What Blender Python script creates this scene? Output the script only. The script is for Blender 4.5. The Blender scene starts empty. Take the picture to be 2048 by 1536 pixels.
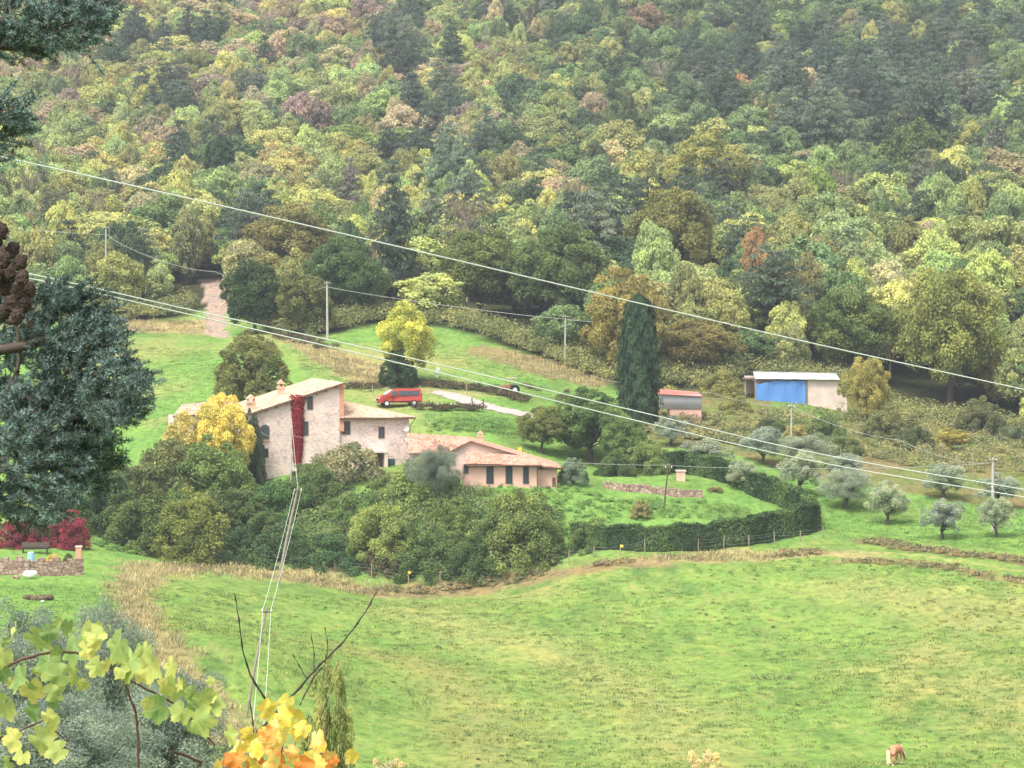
import bpy, math, random
import numpy as np
from math import radians, sin, cos, pi, tan
from mathutils import Vector, Matrix, Euler
# ------------------------------------------------------------------ camera, sky, sun, exposure
S = bpy.context.scene
C = S.collection
FPX = 5807.0; HORIZON = 600.0; TH = math.atan((768-HORIZON)/FPX)
cd = bpy.data.cameras.new('camera'); cam = bpy.data.objects.new('camera', cd); C.objects.link(cam)
cam.location = (0, 0, 0); cam.rotation_euler = (pi/2-TH, 0, 0)
cd.sensor_width = 36; cd.lens = 36*FPX/2048; cd.clip_start = 0.1; cd.clip_end = 6000
S.camera = cam
SUN_EL, SUN_AZ = radians(58), radians(215)     # soft overcast light, from high behind the left shoulder
W = bpy.data.worlds.new('World'); S.world = W; W.use_nodes = True
nt = W.node_tree; nt.nodes.clear()
wo = nt.nodes.new('ShaderNodeOutputWorld'); bg = nt.nodes.new('ShaderNodeBackground')
sk = nt.nodes.new('ShaderNodeTexSky'); sk.sky_type = 'NISHITA'; sk.sun_disc = False
sk.sun_elevation = SUN_EL; sk.sun_rotation = SUN_AZ; sk.air_density = 1.0; sk.dust_density = 4.0
hs = nt.nodes.new('ShaderNodeHueSaturation'); hs.inputs['Saturation'].default_value = 0.25
nt.links.new(sk.outputs[0], hs.inputs['Color']); nt.links.new(hs.outputs[0], bg.inputs[0]); nt.links.new(bg.outputs[0], wo.inputs[0])
bg.inputs[1].default_value = 0.15
sl = bpy.data.lights.new('sun', 'SUN'); sl.energy = 1.5; sl.angle = radians(14); sl.color = (1, .95, .87)
so = bpy.data.objects.new('sun', sl); C.objects.link(so)
sd = Vector((sin(SUN_AZ)*cos(SUN_EL), cos(SUN_AZ)*cos(SUN_EL), sin(SUN_EL)))   # towards the sun
so.rotation_euler = sd.to_track_quat('Z', 'Y').to_euler()
S.view_settings.view_transform = 'Standard'; S.view_settings.look = 'None'
S.view_settings.exposure = 1.18; S.view_settings.gamma = 1; S.view_settings.use_curve_mapping = False
S.render.engine = 'CYCLES'
S.cycles.max_bounces = 5; S.cycles.diffuse_bounces = 3; S.cycles.glossy_bounces = 2; S.cycles.transmission_bounces = 3; S.cycles.volume_bounces = 0
S.render.resolution_x = 1024; S.render.resolution_y = 768

R = random.Random(7); NR = np.random.default_rng(11)
# ------------------------------------------------------------------ helpers
def P(u, v, D):
    """a point D metres in front of the camera hill, seen at photo pixel u, v"""
    a = (u-1024)/FPX; b = -(v-768)/FPX
    dy = cos(TH)+sin(TH)*b; dz = -sin(TH)+cos(TH)*b
    return Vector((a*D/dy, D, dz*D/dy))
def ppm(D): return FPX/D
def sr(r, g, b):
    return tuple(((c/255)/12.92 if c/255 <= .04045 else ((c/255+.055)/1.055)**2.4) for c in (r, g, b))
def tag(o, label=None, cat=None, group=None, kind=None):
    if label: o['label'] = label
    if cat: o['category'] = cat
    if group: o['group'] = group
    if kind: o['kind'] = kind
    return o
def empty(name, loc, label, cat, group=None, rz=0):
    o = bpy.data.objects.new(name, None); C.objects.link(o); o.empty_display_size = .2
    o.location = loc; o.rotation_euler = (0, 0, rz); return tag(o, label, cat, group)
def link(name, me, parent=None):
    o = bpy.data.objects.new(name, me); C.objects.link(o)
    if parent is not None: o.parent = parent
    return o
def marr(V, F, mats=None, mi=None, smooth=False, attrs=None, uv=None):
    """mesh from arrays; F is (n,k) with the same k for every face"""
    V = np.asarray(V, dtype=np.float32); F = np.asarray(F, dtype=np.int32); n, k = F.shape
    me = bpy.data.meshes.new('m')
    me.vertices.add(len(V)); me.vertices.foreach_set('co', V.ravel())
    me.loops.add(n*k); me.loops.foreach_set('vertex_index', F.ravel())
    me.polygons.add(n); me.polygons.foreach_set('loop_start', np.arange(n, dtype=np.int32)*k)
    me.polygons.foreach_set('loop_total', np.full(n, k, dtype=np.int32))
    if smooth: me.polygons.foreach_set('use_smooth', np.ones(n, dtype=bool))
    for m in (mats or []): me.materials.append(m)
    if mi is not None: me.polygons.foreach_set('material_index', np.asarray(mi, dtype=np.int32))
    for nm, (typ, dat) in (attrs or {}).items():
        a = me.attributes.new(nm, typ, 'POINT')
        a.data.foreach_set('color' if typ == 'FLOAT_COLOR' else ('vector' if typ == 'FLOAT_VECTOR' else 'value'), np.asarray(dat, dtype=np.float32).ravel())
    if uv is not None:
        l = me.uv_layers.new(name='UVMap'); l.data.foreach_set('uv', np.asarray(uv, dtype=np.float32)[F.ravel()].ravel())
    me.update(calc_edges=True)
    return me
class MB:
    """collects boxes, tubes and polygons in one mesh"""
    def __init__(s): s.v = []; s.f = []; s.m = []; s.uv = {}
    def poly(s, pts, m=0):
        i = len(s.v); s.v += [tuple(p) for p in pts]; s.f.append(tuple(range(i, i+len(pts)))); s.m.append(m)
    def prism(s, pts, off, m=0):
        """closed solid: polygon pts swept by off"""
        n = len(pts); i = len(s.v); off = Vector(off)
        s.v += [tuple(p) for p in pts]+[tuple(Vector(p)+off) for p in pts]
        s.f.append(tuple(range(i, i+n))[::-1]); s.f.append(tuple(range(i+n, i+2*n)))
        for k in range(n): s.f.append((i+k, i+(k+1) % n, i+n+(k+1) % n, i+n+k))
        s.m += [m]*(n+2)
    def box(s, x0, x1, y0, y1, z0, z1, m=0):
        s.prism([(x0, y0, z0), (x1, y0, z0), (x1, y1, z0), (x0, y1, z0)], (0, 0, z1-z0), m)
    def tube(s, pts, rad, n=6, m=0, cap=True):
        pts = [Vector(p) for p in pts]
        rs = rad if hasattr(rad, '__len__') else [rad]*len(pts)
        i0 = len(s.v)
        for k, p in enumerate(pts):
            d = (pts[min(k+1, len(pts)-1)]-pts[max(k-1, 0)])
            d = d.normalized() if d.length > 1e-9 else Vector((0, 0, 1))
            a = Vector((0, 0, 1)) if abs(d.z) < .9 else Vector((1, 0, 0))
            e1 = d.cross(a).normalized(); e2 = d.cross(e1)
            for j in range(n):
                t = 2*pi*j/n; s.v.append(tuple(p+(e1*cos(t)+e2*sin(t))*rs[k]))
        for k in range(len(pts)-1):
            for j in range(n):
                a = i0+k*n+j; b = i0+k*n+(j+1) % n; s.f.append((a, b, b+n, a+n)); s.m.append(m)
        if cap:
            s.f.append(tuple(range(i0, i0+n))); e = i0+(len(pts)-1)*n; s.f.append(tuple(range(e, e+n))[::-1]); s.m += [m, m]
    def ball(s, c, r, nu=10, nv=6, m=0, jit=0):
        c = Vector(c); r = Vector(r) if hasattr(r, '__len__') else Vector((r, r, r)); i0 = len(s.v)
        for a in range(nv+1):
            for b in range(nu):
                ph = pi*a/nv; t = 2*pi*b/nu; q = 1+R.uniform(-jit, jit)
                s.v.append((c.x+r.x*q*sin(ph)*cos(t), c.y+r.y*q*sin(ph)*sin(t), c.z+r.z*q*cos(ph)))
        for a in range(nv):
            for b in range(nu):
                s.f.append((i0+a*nu+b, i0+(a+1)*nu+b, i0+(a+1)*nu+(b+1) % nu, i0+a*nu+(b+1) % nu)); s.m.append(m)
    def mesh(s, mats, smooth=False):
        me = bpy.data.meshes.new('m'); me.from_pydata(s.v, [], s.f)
        for m in (mats if isinstance(mats, (list, tuple)) else [mats]): me.materials.append(m)
        me.polygons.foreach_set('material_index', s.m)
        if smooth: me.polygons.foreach_set('use_smooth', [True]*len(s.f))
        me.validate(); me.update(); return me
    def build(s, name, mats, parent=None, smooth=False): return link(name, s.mesh(mats, smooth), parent)

# ------------------------------------------------------------------ materials
def newmat(name):
    m = bpy.data.materials.new(name); m.use_nodes = True; t = m.node_tree; t.nodes.clear()
    out = t.nodes.new('ShaderNodeOutputMaterial'); return m, t, out
def N(t, typ, **kw):
    n = t.nodes.new(typ)
    for k, v in kw.items():
        if k.startswith('i_'):
            key = k[2:]; key = int(key) if key.isdigit() else key.replace('_', ' ')
            n.inputs[key].default_value = v
        else: setattr(n, k, v)
    return n
def L(t, a, b): t.links.new(a, b)
def mixc(t, fac, a, b, mode='MIX'):
    n = t.nodes.new('ShaderNodeMix'); n.data_type = 'RGBA'; n.blend_type = mode; n.clamp_factor = True
    for s_, i in ((fac, 0), (a, 6), (b, 7)):
        if isinstance(s_, bpy.types.NodeSocket): L(t, s_, n.inputs[i])
        elif i == 0: n.inputs[0].default_value = s_
        else: n.inputs[i].default_value = (*s_, 1) if len(s_) == 3 else s_
    return n.outputs[2]
def ramp(t, fac, stops):
    n = t.nodes.new('ShaderNodeValToRGB'); L(t, fac, n.inputs[0]); e = n.color_ramp.elements
    while len(e) < len(stops): e.new(.5)
    for q, (p, c) in zip(e, stops): q.position = p; q.color = (*c, 1) if len(c) == 3 else c
    return n.outputs[0]
def noise(t, vec, scale, detail=4, rough=.55):
    n = N(t, 'ShaderNodeTexNoise'); n.inputs['Scale'].default_value = scale; n.inputs['Detail'].default_value = detail; n.inputs['Roughness'].default_value = rough
    if vec is not None: L(t, vec, n.inputs['Vector'])
    return n.outputs['Fac']
def plain(name, col, rough=.8, var=.25, scale=3, metal=0, bump=0, spec=.3):
    """one colour broken up by noise"""
    m, t, out = newmat(name); b = N(t, 'ShaderNodeBsdfPrincipled'); tc = N(t, 'ShaderNodeTexCoord')
    nf = noise(t, tc.outputs['Object'], scale)
    c = ramp(t, nf, [(.25, tuple(x*(1-var) for x in col)), (.75, tuple(min(1, x*(1+var)) for x in col))])
    L(t, c, b.inputs['Base Color']); b.inputs['Roughness'].default_value = rough; b.inputs['Metallic'].default_value = metal
    b.inputs['Specular IOR Level'].default_value = spec
    if bump:
        bp = N(t, 'ShaderNodeBump'); bp.inputs['Strength'].default_value = bump; bp.inputs['Distance'].default_value = .05
        L(t, nf, bp.inputs['Height']); L(t, bp.outputs[0], b.inputs['Normal'])
    L(t, b.outputs[0], out.inputs[0]); return m
def leafmat(name, base=None, transl=.25, var=.42, warm=(1.18, 1.1, .9), cool=(.82, .95, .95), nscale=.35):
    """foliage; colour from the per-tree tint, varied leaf by leaf (rv) and clump by clump"""
    m, t, out = newmat(name)
    if base is None:
        a = N(t, 'ShaderNodeAttribute', attribute_type='INSTANCER', attribute_name='tint'); col = a.outputs['Color']
    else:
        rgb = N(t, 'ShaderNodeRGB'); rgb.outputs[0].default_value = (*base, 1); col = rgb.outputs[0]
    rv = N(t, 'ShaderNodeAttribute', attribute_type='GEOMETRY', attribute_name='rv')
    tc = N(t, 'ShaderNodeTexCoord'); nf = noise(t, tc.outputs['Object'], nscale*8, 3)
    ad = N(t, 'ShaderNodeMath', operation='ADD'); L(t, rv.outputs['Fac'], ad.inputs[0]); L(t, nf, ad.inputs[1])
    hf = N(t, 'ShaderNodeMath', operation='MULTIPLY'); L(t, ad.outputs[0], hf.inputs[0]); hf.inputs[1].default_value = .5
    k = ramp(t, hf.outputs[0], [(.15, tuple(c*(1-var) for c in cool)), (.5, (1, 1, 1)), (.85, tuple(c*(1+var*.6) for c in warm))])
    c = mixc(t, 1.0, col, k, 'MULTIPLY')
    d = N(t, 'ShaderNodeBsdfDiffuse'); tr = N(t, 'ShaderNodeBsdfTranslucent'); mx = N(t, 'ShaderNodeMixShader'); mx.inputs[0].default_value = transl
    L(t, c, d.inputs[0]); L(t, c, tr.inputs[0]); L(t, d.outputs[0], mx.inputs[1]); L(t, tr.outputs[0], mx.inputs[2]); L(t, mx.outputs[0], out.inputs[0])
    return m
M = {}
M['leaf'] = leafmat('leaf')
M['bark'] = plain('bark', (.085, .065, .05), .9, .4, 6)
M['barkpale'] = plain('bark_pale', (.24, .19, .15), .9, .35, 6)
M['wood'] = plain('weathered_wood', (.30, .25, .19), .85, .3, 5)
M['darkwood'] = plain('dark_wood', (.10, .075, .055), .85, .3, 5)
M['concrete'] = plain('concrete', (.42, .40, .36), .85, .2, 4)
M['wire'] = plain('wire', (.62, .66, .60), .4, .12, 30, spec=.5)
M['wiredim'] = plain('wire_dim', (.40, .40, .36), .6, .15, 30)
M['glass'] = plain('dark_glass', (.05, .06, .075), .15, .2, 2, spec=.6)
M['shutter'] = plain('green_shutter', (.02, .045, .05), .6, .2, 6)
M['white'] = plain('white_paint', (.75, .74, .70), .6, .08, 2)
M['black'] = plain('black_plastic', (.02, .02, .022), .5, .2, 5)
M['yellow'] = plain('yellow_plastic', (.75, .6, .08), .5, .1, 5)
M['frame'] = plain('brown_frame', (.12, .085, .065), .7, .2, 5)

# ------------------------------------------------------------------ terrain
def cp(u, lst): return [P(u, v, D) for D, v in lst]
CP = []
for u in (-700, -100): CP += cp(u, [(250, 1148), (275, 1092), (298, 1010), (312, 910), (332, 850), (400, 655), (430, 605)])
CP += cp(200, [(228, 1200), (250, 1148), (275, 1105), (294, 1010), (306, 925), (325, 855), (400, 655), (430, 610)])
CP += cp(420, [(240, 1210), (262, 1165), (285, 1112), (297, 1000), (304, 945), (318, 868), (340, 800), (400, 672), (425, 622)])
CP += cp(600, [(232, 1270), (265, 1175), (278, 1140), (290, 1000), (298, 950), (312, 935), (326, 838), (345, 772), (400, 650), (430, 592)])
CP += cp(800, [(175, 1536), (200, 1425), (230, 1300), (255, 1215), (277, 1160), (288, 1000), (295, 952), (310, 915), (320, 850), (331, 812), (345, 770), (395, 655), (430, 600)])
CP += cp(1000, [(276, 1160), (283, 1040), (288, 974), (300, 945), (312, 888), (330, 825), (350, 765), (385, 690), (420, 620)])
CP += cp(1200, [(175, 1536), (200, 1425), (230, 1300), (255, 1200), (270, 1130), (276, 1105), (281, 1060), (290, 985), (300, 955), (314, 930), (335, 850), (362, 765), (400, 665)])
CP += cp(1400, [(275, 1108), (282, 1050), (291, 1000), (300, 965), (320, 900), (345, 840), (372, 765), (410, 660)])
CP += cp(1600, [(175, 1536), (200, 1425), (230, 1300), (250, 1200), (268, 1125), (282, 1075), (297, 1005), (315, 945), (335, 890), (360, 806), (385, 750), (420, 650)])
CP += cp(1820, [(255, 1150), (275, 1090), (288, 1050), (310, 965), (340, 893), (372, 835), (420, 700)])
for u in (2100, 2700): CP += cp(u, [(175, 1530), (200, 1390), (225, 1265), (240, 1200), (262, 1130), (280, 1075), (300, 1015), (330, 920), (370, 862), (420, 720)])
for u in (-700, 0, 500, 1024, 1550, 2048, 2700):
    CP += cp(u, [(480, 520), (560, 400), (650, 270), (750, 130), (850, 0), (1000, -150), (1350, -400)])
    for D, z in ((6, -3.2), (40, -8.2), (80, -14.5), (120, -21), (150, -25.0 if u > 600 else -23.4), (-30, -1)):
        CP.append(Vector(((u-1024)/FPX*D, D, z)))
    if u <= 500: CP += [Vector(((u-1024)/FPX*200, 200, -24.0 if u > 300 else -23.4))]
for sx in (-1, 1):
    for D, z in ((6, -3.2), (80, -14.5), (150, -24.5)): CP.append(Vector((sx*60, D, z)))
cx = np.array([(p.x, p.y) for p in CP])/100; cz = np.array([p.z for p in CP])
def _phi(d2): return 0.5*d2*np.log(d2+1e-12)
_n = len(cx)
_A = np.zeros((_n+3, _n+3)); _A[:_n, :_n] = _phi(((cx[:, None]-cx[None])**2).sum(2))+np.eye(_n)*2e-4
_A[:_n, _n] = 1; _A[:_n, _n+1:] = cx; _A[_n, :_n] = 1; _A[_n+1:, :_n] = cx.T
_w = np.linalg.solve(_A, np.concatenate([cz, [0, 0, 0]]))
_perm = np.random.default_rng(3).random((256, 256))
def vnoise(x, y):
    xi = np.floor(x).astype(int); yi = np.floor(y).astype(int); fx = x-xi; fy = y-yi
    fx = fx*fx*(3-2*fx); fy = fy*fy*(3-2*fy); g = lambda a, b: _perm[a % 256, b % 256]
    return (g(xi, yi)*(1-fx)+g(xi+1, yi)*fx)*(1-fy)+(g(xi, yi+1)*(1-fx)+g(xi+1, yi+1)*fx)*fy
def fbm(x, y, o=4):
    s = 0; a = .5
    for k in range(o): s = s+a*vnoise(x*2**k+13.7*k, y*2**k+7.1*k); a *= .5
    return s
def H(x, y):
    x = np.asarray(x, float); y = np.asarray(y, float); sh = x.shape; p = np.stack([x.ravel(), y.ravel()], 1)/100
    out = np.empty(len(p))
    for a in range(0, len(p), 20000):
        q = p[a:a+20000]; out[a:a+20000] = _phi(((q[:, None]-cx[None])**2).sum(2))@_w[:_n]+_w[_n]+q@_w[_n+1:]
    z = out.reshape(sh)
    z = z+(fbm(x*.25, y*.25, 4)-.47)*.55+(fbm(x*.06+50, y*.06, 3)-.45)*.8*np.clip((y-400)/100, 0, 1)
    return z
def h(x, y): return float(H(np.array([x]), np.array([y]))[0])
def onD(u, D):
    x = (u-1024)/FPX*D; return Vector((x, D, h(x, D)))
def Gs(uv, d0=150, d1=900):
    """where photo pixels meet the ground"""
    Ds = np.linspace(d0, d1, int((d1-d0)*1.2)); res = []
    for u, v in uv:
        p = P(u, v, 1.0); z = H(p.x*Ds, Ds); k = np.argmax(z > p.z*Ds)
        D = Ds[k]; res.append(Vector((p.x*D, D, z[k])))
    return res
def G(u, v, d0=150): return Gs([(u, v)], d0)[0]
def inpoly(x, y, poly):
    c = np.zeros(x.shape, bool); n = len(poly)
    for i in range(n):
        x1, y1 = poly[i][0], poly[i][1]; x2, y2 = poly[(i+1) % n][0], poly[(i+1) % n][1]
        if y1 == y2: continue
        c ^= ((y1 > y) != (y2 > y)) & (x < (x2-x1)*(y-y1)/(y2-y1)+x1)
    return c
def dline(x, y, pts):
    d = np.full(x.shape, 1e9)
    for a, b in zip(pts[:-1], pts[1:]):
        dx, dy = b[0]-a[0], b[1]-a[1]; t = np.clip(((x-a[0])*dx+(y-a[1])*dy)/(dx*dx+dy*dy+1e-9), 0, 1)
        d = np.minimum(d, np.hypot(x-a[0]-t*dx, y-a[1]-t*dy))
    return d
us = np.concatenate([np.linspace(-1400, -80, 40, endpoint=False), np.arange(-80, 2130, 6.0), np.linspace(2130, 3450, 40)])
Dr = np.concatenate([np.linspace(4, 150, 60, endpoint=False), np.arange(150, 285, .5), np.arange(285, 430, .7), np.arange(430, 900, 4), np.linspace(900, 1340, 30)])
UU, DD = np.meshgrid(us, Dr); GX = (UU-1024)/FPX*DD+np.sign(UU-1024)*0; GX = GX+np.clip(60-DD, 0, 60)*(UU-1024)/1024*.25; GZ = H(GX, DD)
# ground colours: what grows or lies where
c_field = np.array((.185, .285, .08)); c_yel = np.array((.29, .285, .12)); c_dk = np.array((.135, .215, .065)); c_lush = np.array((.165, .29, .08))
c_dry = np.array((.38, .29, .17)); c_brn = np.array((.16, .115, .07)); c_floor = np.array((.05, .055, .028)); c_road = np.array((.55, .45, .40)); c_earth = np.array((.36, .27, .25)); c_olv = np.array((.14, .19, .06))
def lerp(a, b, w): return a+(b-a)*np.clip(w, 0, 1)[..., None]
wx = GX+(fbm(GX*.5, DD*.5, 3)-.45)*3.0; wy = DD+(fbm(GX*.5+40, DD*.5+9, 3)-.45)*4.0
col = np.broadcast_to(c_field, GX.shape+(3,)).copy()
n1 = fbm(GX*.06, DD*.03, 4); n2 = fbm(GX*.35+9, DD*.16, 4); n3 = fbm(GX*1.3, DD*.6+5, 3)
col = lerp(col, c_yel, (n1-.47)*4.2); col = lerp(col, c_dk, (n2-.5)*4); col = lerp(col, c_yel*.95, (n3-.52)*3); col = lerp(col, c_dk*.9, (.36-n3)*4)
def zone(px, c, w=1.0, d0=150):
    global col
    pl = Gs(px, d0); m = inpoly(wx, wy, pl); col = lerp(col, np.array(c)*(.8+.45*n2[..., None]) if False else np.array(c), m*w)
def band(px, c, wd, w=1.0, soft=.5):
    global col
    pl = Gs(px); d = dline(wx, wy, pl)*(1+.5*(n3-.45)); col = lerp(col, np.array(c), np.clip((wd-d)/(wd*soft), 0, 1)*w)
lush = Gs([(200, 1240), (-200, 1300), (-400, 1100), (170, 1090), (330, 1112), (300, 1160)])
col = lerp(col, c_lush, inpoly(wx, wy, lush)*(.75+.25*n2))
BEH = (DD > 284+0*GX)
# everything above the path: garden, olive grove and meadows
pathline = Gs([(-300, 1060), (0, 1060), (200, 1085), (380, 1112), (560, 1132), (750, 1155), (880, 1165), (1000, 1152), (1130, 1132), (1250, 1108), (1480, 1095), (1640, 1082), (1750, 1075), (1900, 1090), (2048, 1110), (2300, 1130)])
px_ = np.array([p.x for p in pathline]); py_ = np.array([p.y for p in pathline])
above = DD > np.interp(GX, px_, py_)
col = np.where(above[..., None], lerp(lerp(np.broadcast_to(c_lush, col.shape), c_dk, (n2-.5)*4), c_yel, (n1-.5)*4), col)
edge = [(0, 408), (250, 412), (400, 428), (470, 430), (560, 392), (650, 392), (760, 402), (900, 400), (1000, 388), (1130, 374), (1250, 362), (1400, 370), (1500, 380), (1700, 380), (1800, 366), (2048, 362)]
eu = [e[0] for e in edge]; ed = [e[1] for e in edge]
def Dedge(u): return np.interp(u, eu, ed)
scrub = above & (DD > np.interp(UU, [1250, 1300, 1450, 1700, 1900, 2100], [400, 322, 321, 309, 301, 298])) & (UU > 1255)
col = lerp(col, lerp(np.broadcast_to(c_brn*1.3, col.shape), c_olv, n2*2-.5), scrub*.9)
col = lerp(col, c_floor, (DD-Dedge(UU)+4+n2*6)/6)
zone([(1540, 800), (1700, 805), (1700, 850), (1540, 850)], c_dk)
zone([(250, 640), (420, 640), (420, 668), (250, 665)], c_dry, .8)
zone([(560, 680), (640, 690), (760, 735), (780, 770), (700, 765), (620, 720)], c_dry, .75)
zone([(960, 690), (1100, 720), (1230, 765), (1180, 775), (1040, 740), (930, 710)], c_brn*1.7, .8)
zone([(690, 768), (850, 770), (1040, 800), (860, 790)], c_dry, .5)
band([(250, 850), (340, 835), (300, 850)], c_dry, 1.5, .4)
zone([(408, 560), (448, 560), (455, 678), (406, 668)], c_earth*1.05)
band([(270, 1142), (400, 1130), (500, 1150), (640, 1160), (700, 1180), (770, 1192)], c_dry*.9, 2.6, .7)
band([(820, 1225), (1000, 1285), (1180, 1340), (1320, 1420), (1380, 1536)], c_yel*1.05, 7, .75, 1.0)
band([(700, 1300), (850, 1330), (950, 1420), (980, 1536)], np.array((.27, .25, .11)), 6, .7, 1.0)
band([(1700, 1180), (1900, 1210), (2100, 1240)], c_yel, 7, .7, 1.0)
band([(770, 1185), (900, 1180), (1020, 1165), (1110, 1150), (1200, 1135), (1290, 1125)], c_brn*1.5, 3.0, .85)
band([(1290, 1122), (1450, 1118), (1640, 1110), (1740, 1110)], c_dry, 2.6, .7)
band([(300, 1150), (262, 1190), (290, 1260), (340, 1330), (400, 1390), (450, 1450), (520, 1536)], c_dry*.8, 2.4, .75)
band([(1740, 1082), (1850, 1100), (2048, 1125), (2200, 1145)], c_brn*1.3, 2.0, .9)
band([(1700, 1122), (1850, 1128), (2048, 1165), (2200, 1190)], c_brn*1.6, 2.0, .7)
band([(1720, 1105), (1850, 1115), (2048, 1142)], c_yel*1.15, .8, .8)
gm, t, out = newmat('grass_ground'); b = N(t, 'ShaderNodeBsdfDiffuse'); ga = N(t, 'ShaderNodeAttribute', attribute_name='gcol'); tc = N(t, 'ShaderNodeTexCoord')
mp = N(t, 'ShaderNodeMapping'); mp.inputs['Scale'].default_value = (1, .55, 1); L(t, tc.outputs['Object'], mp.inputs[0])
f1 = noise(t, mp.outputs[0], 1.6, 6, .65); f2 = noise(t, mp.outputs[0], .35, 4, .6); f3 = noise(t, tc.outputs['Object'], 9, 3, .6)
k1 = ramp(t, f1, [(.3, (.52, .62, .55)), (.5, (1, 1, 1)), (.72, (1.3, 1.22, 1.1))]); k2 = ramp(t, f2, [(.3, (.8, .9, .85)), (.7, (1.2, 1.08, 1.0))]); k3 = ramp(t, f3, [(.3, (.75, .8, .7)), (.7, (1.2, 1.15, 1.1))])
c1 = mixc(t, 1, ga.outputs['Color'], k1, 'MULTIPLY'); c2 = mixc(t, 1, c1, k2, 'MULTIPLY'); c3 = mixc(t, 1, c2, k3, 'MULTIPLY')
L(t, c3, b.inputs[0]); bp = N(t, 'ShaderNodeBump'); bp.inputs['Strength'].default_value = .8; bp.inputs['Distance'].default_value = .25; L(t, f1, bp.inputs['Height']); L(t, bp.outputs[0], b.inputs['Normal']); L(t, b.outputs[0], out.inputs[0])
nr, nc = GX.shape; I = np.arange(nr*nc).reshape(nr, nc)
F = np.stack([I[:-1, :-1], I[:-1, 1:], I[1:, 1:], I[1:, :-1]], -1).reshape(-1, 4)
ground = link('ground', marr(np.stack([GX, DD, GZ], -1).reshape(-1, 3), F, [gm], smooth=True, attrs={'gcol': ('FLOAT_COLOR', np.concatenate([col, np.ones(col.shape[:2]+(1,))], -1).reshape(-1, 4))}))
tag(ground, 'green valley pasture and wooded hillside ground', None, None, 'structure')
# track behind the house
def ribbon(name, px, wds, mat, lift, label, ext=()):
    pts = list(ext)+Gs(px); V = []; n = 60; dense = []; w_ = []
    seg = np.cumsum([0]+[(pts[i+1]-pts[i]).length for i in range(len(pts)-1)])
    for s_ in np.linspace(0, seg[-1], n):
        dense.append((np.interp(s_, seg, [p.x for p in pts]), np.interp(s_, seg, [p.y for p in pts]))); w_.append(np.interp(s_, seg, np.interp(np.linspace(0, 1, len(pts)), np.linspace(0, 1, len(wds)), wds)))
    m_ = 7
    for i, (x, y) in enumerate(dense):
        a = dense[max(i-1, 0)]; c_ = dense[min(i+1, n-1)]; dx, dy = c_[0]-a[0], c_[1]-a[1]; q = math.hypot(dx, dy)
        for j in range(m_):
            k = (j/(m_-1)-.5)*w_[i]*(1+.12*sin(i*1.7+j)); xx, yy = x-dy/q*k, y+dx/q*k; V.append((xx, yy, h(xx, yy)+lift))
    F = [(i*m_+j, i*m_+j+1, (i+1)*m_+j+1, (i+1)*m_+j) for i in range(n-1) for j in range(m_-1)]
    return tag(link(name, marr(V, F, [mat], smooth=True)), label, None, None, 'structure')
M['road'] = plain('gravel_road', (.43, .35, .31), .95, .15, 1.2, bump=.3)
M['path'] = plain('worn_grass', (.42, .44, .22), .95, .2, 1.0)
ribbon('road', [(868, 786), (900, 790), (940, 803), (985, 817), (1030, 826), (1066, 835)], [2.4, 3.0, 3.5, 3.7], M['road'], .07, 'pale pink gravel track curving behind the farmhouse')
ribbon('path', [(835, 812), (880, 810), (930, 812)], [1.2, 1.0, .8], M['path'], .06, 'pale worn wheel track beside the red van')
# ------------------------------------------------------------------ foliage
def unit(a): return a/np.maximum(np.linalg.norm(a, axis=-1, keepdims=True), 1e-9)
def rdir(rng, n): return unit(rng.normal(size=(n, 3)))
def leafquads(rng, c, nrm, size, asp=.6, axis=None):
    """one diamond leaf per centre"""
    n = len(c); nrm = unit(nrm); r = rdir(rng, n) if axis is None else unit(axis+rng.normal(size=(n, 3))*.25)
    t = unit(r-(r*nrm).sum(1, keepdims=True)*nrm); b = np.cross(nrm, t); s = np.broadcast_to(np.asarray(size), (n,))[:, None]*.5
    V = np.stack([c-t*s, c+b*s*asp-nrm*s*.15, c+t*s, c-b*s*asp-nrm*s*.15], 1).reshape(-1, 3)
    return V, np.arange(n*4).reshape(n, 4)
def cloud(rng, puffs, per, leaf, up=.3, out=.6, inner=.15, asp=.6, c0=(0, 0, 0), flat=1.0, jit=.95):
    """leaves on the upper and outer skin of many puffs; puffs = (x,y,z,r)"""
    puffs = np.asarray(puffs, float); n = len(puffs); pc = np.repeat(puffs[:, :3], per, 0); pr = np.repeat(puffs[:, 3], per)
    o = unit(pc-np.array(c0)); d = unit(rdir(rng, n*per)+o*out+np.array([0, 0, up])); rad = rng.uniform(.55, 1.05, n*per)
    pos = pc+d*(pr*rad)[:, None]*np.array([1, 1, flat]); nr = unit(d+rdir(rng, n*per)*jit)
    rv = np.clip(np.repeat(rng.uniform(.15, .85, n), per)+rng.normal(0, .16, n*per), 0, 1); sz = leaf*rng.uniform(.7, 1.4, n*per)
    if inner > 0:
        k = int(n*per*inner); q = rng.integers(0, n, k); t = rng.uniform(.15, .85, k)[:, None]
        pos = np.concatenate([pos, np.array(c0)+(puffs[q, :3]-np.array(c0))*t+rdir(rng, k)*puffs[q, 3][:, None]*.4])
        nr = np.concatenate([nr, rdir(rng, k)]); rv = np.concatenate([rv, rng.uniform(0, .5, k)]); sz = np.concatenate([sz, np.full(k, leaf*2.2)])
    V, F = leafquads(rng, pos, nr, sz, asp); return V, F, np.repeat(rv, 4)
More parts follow.
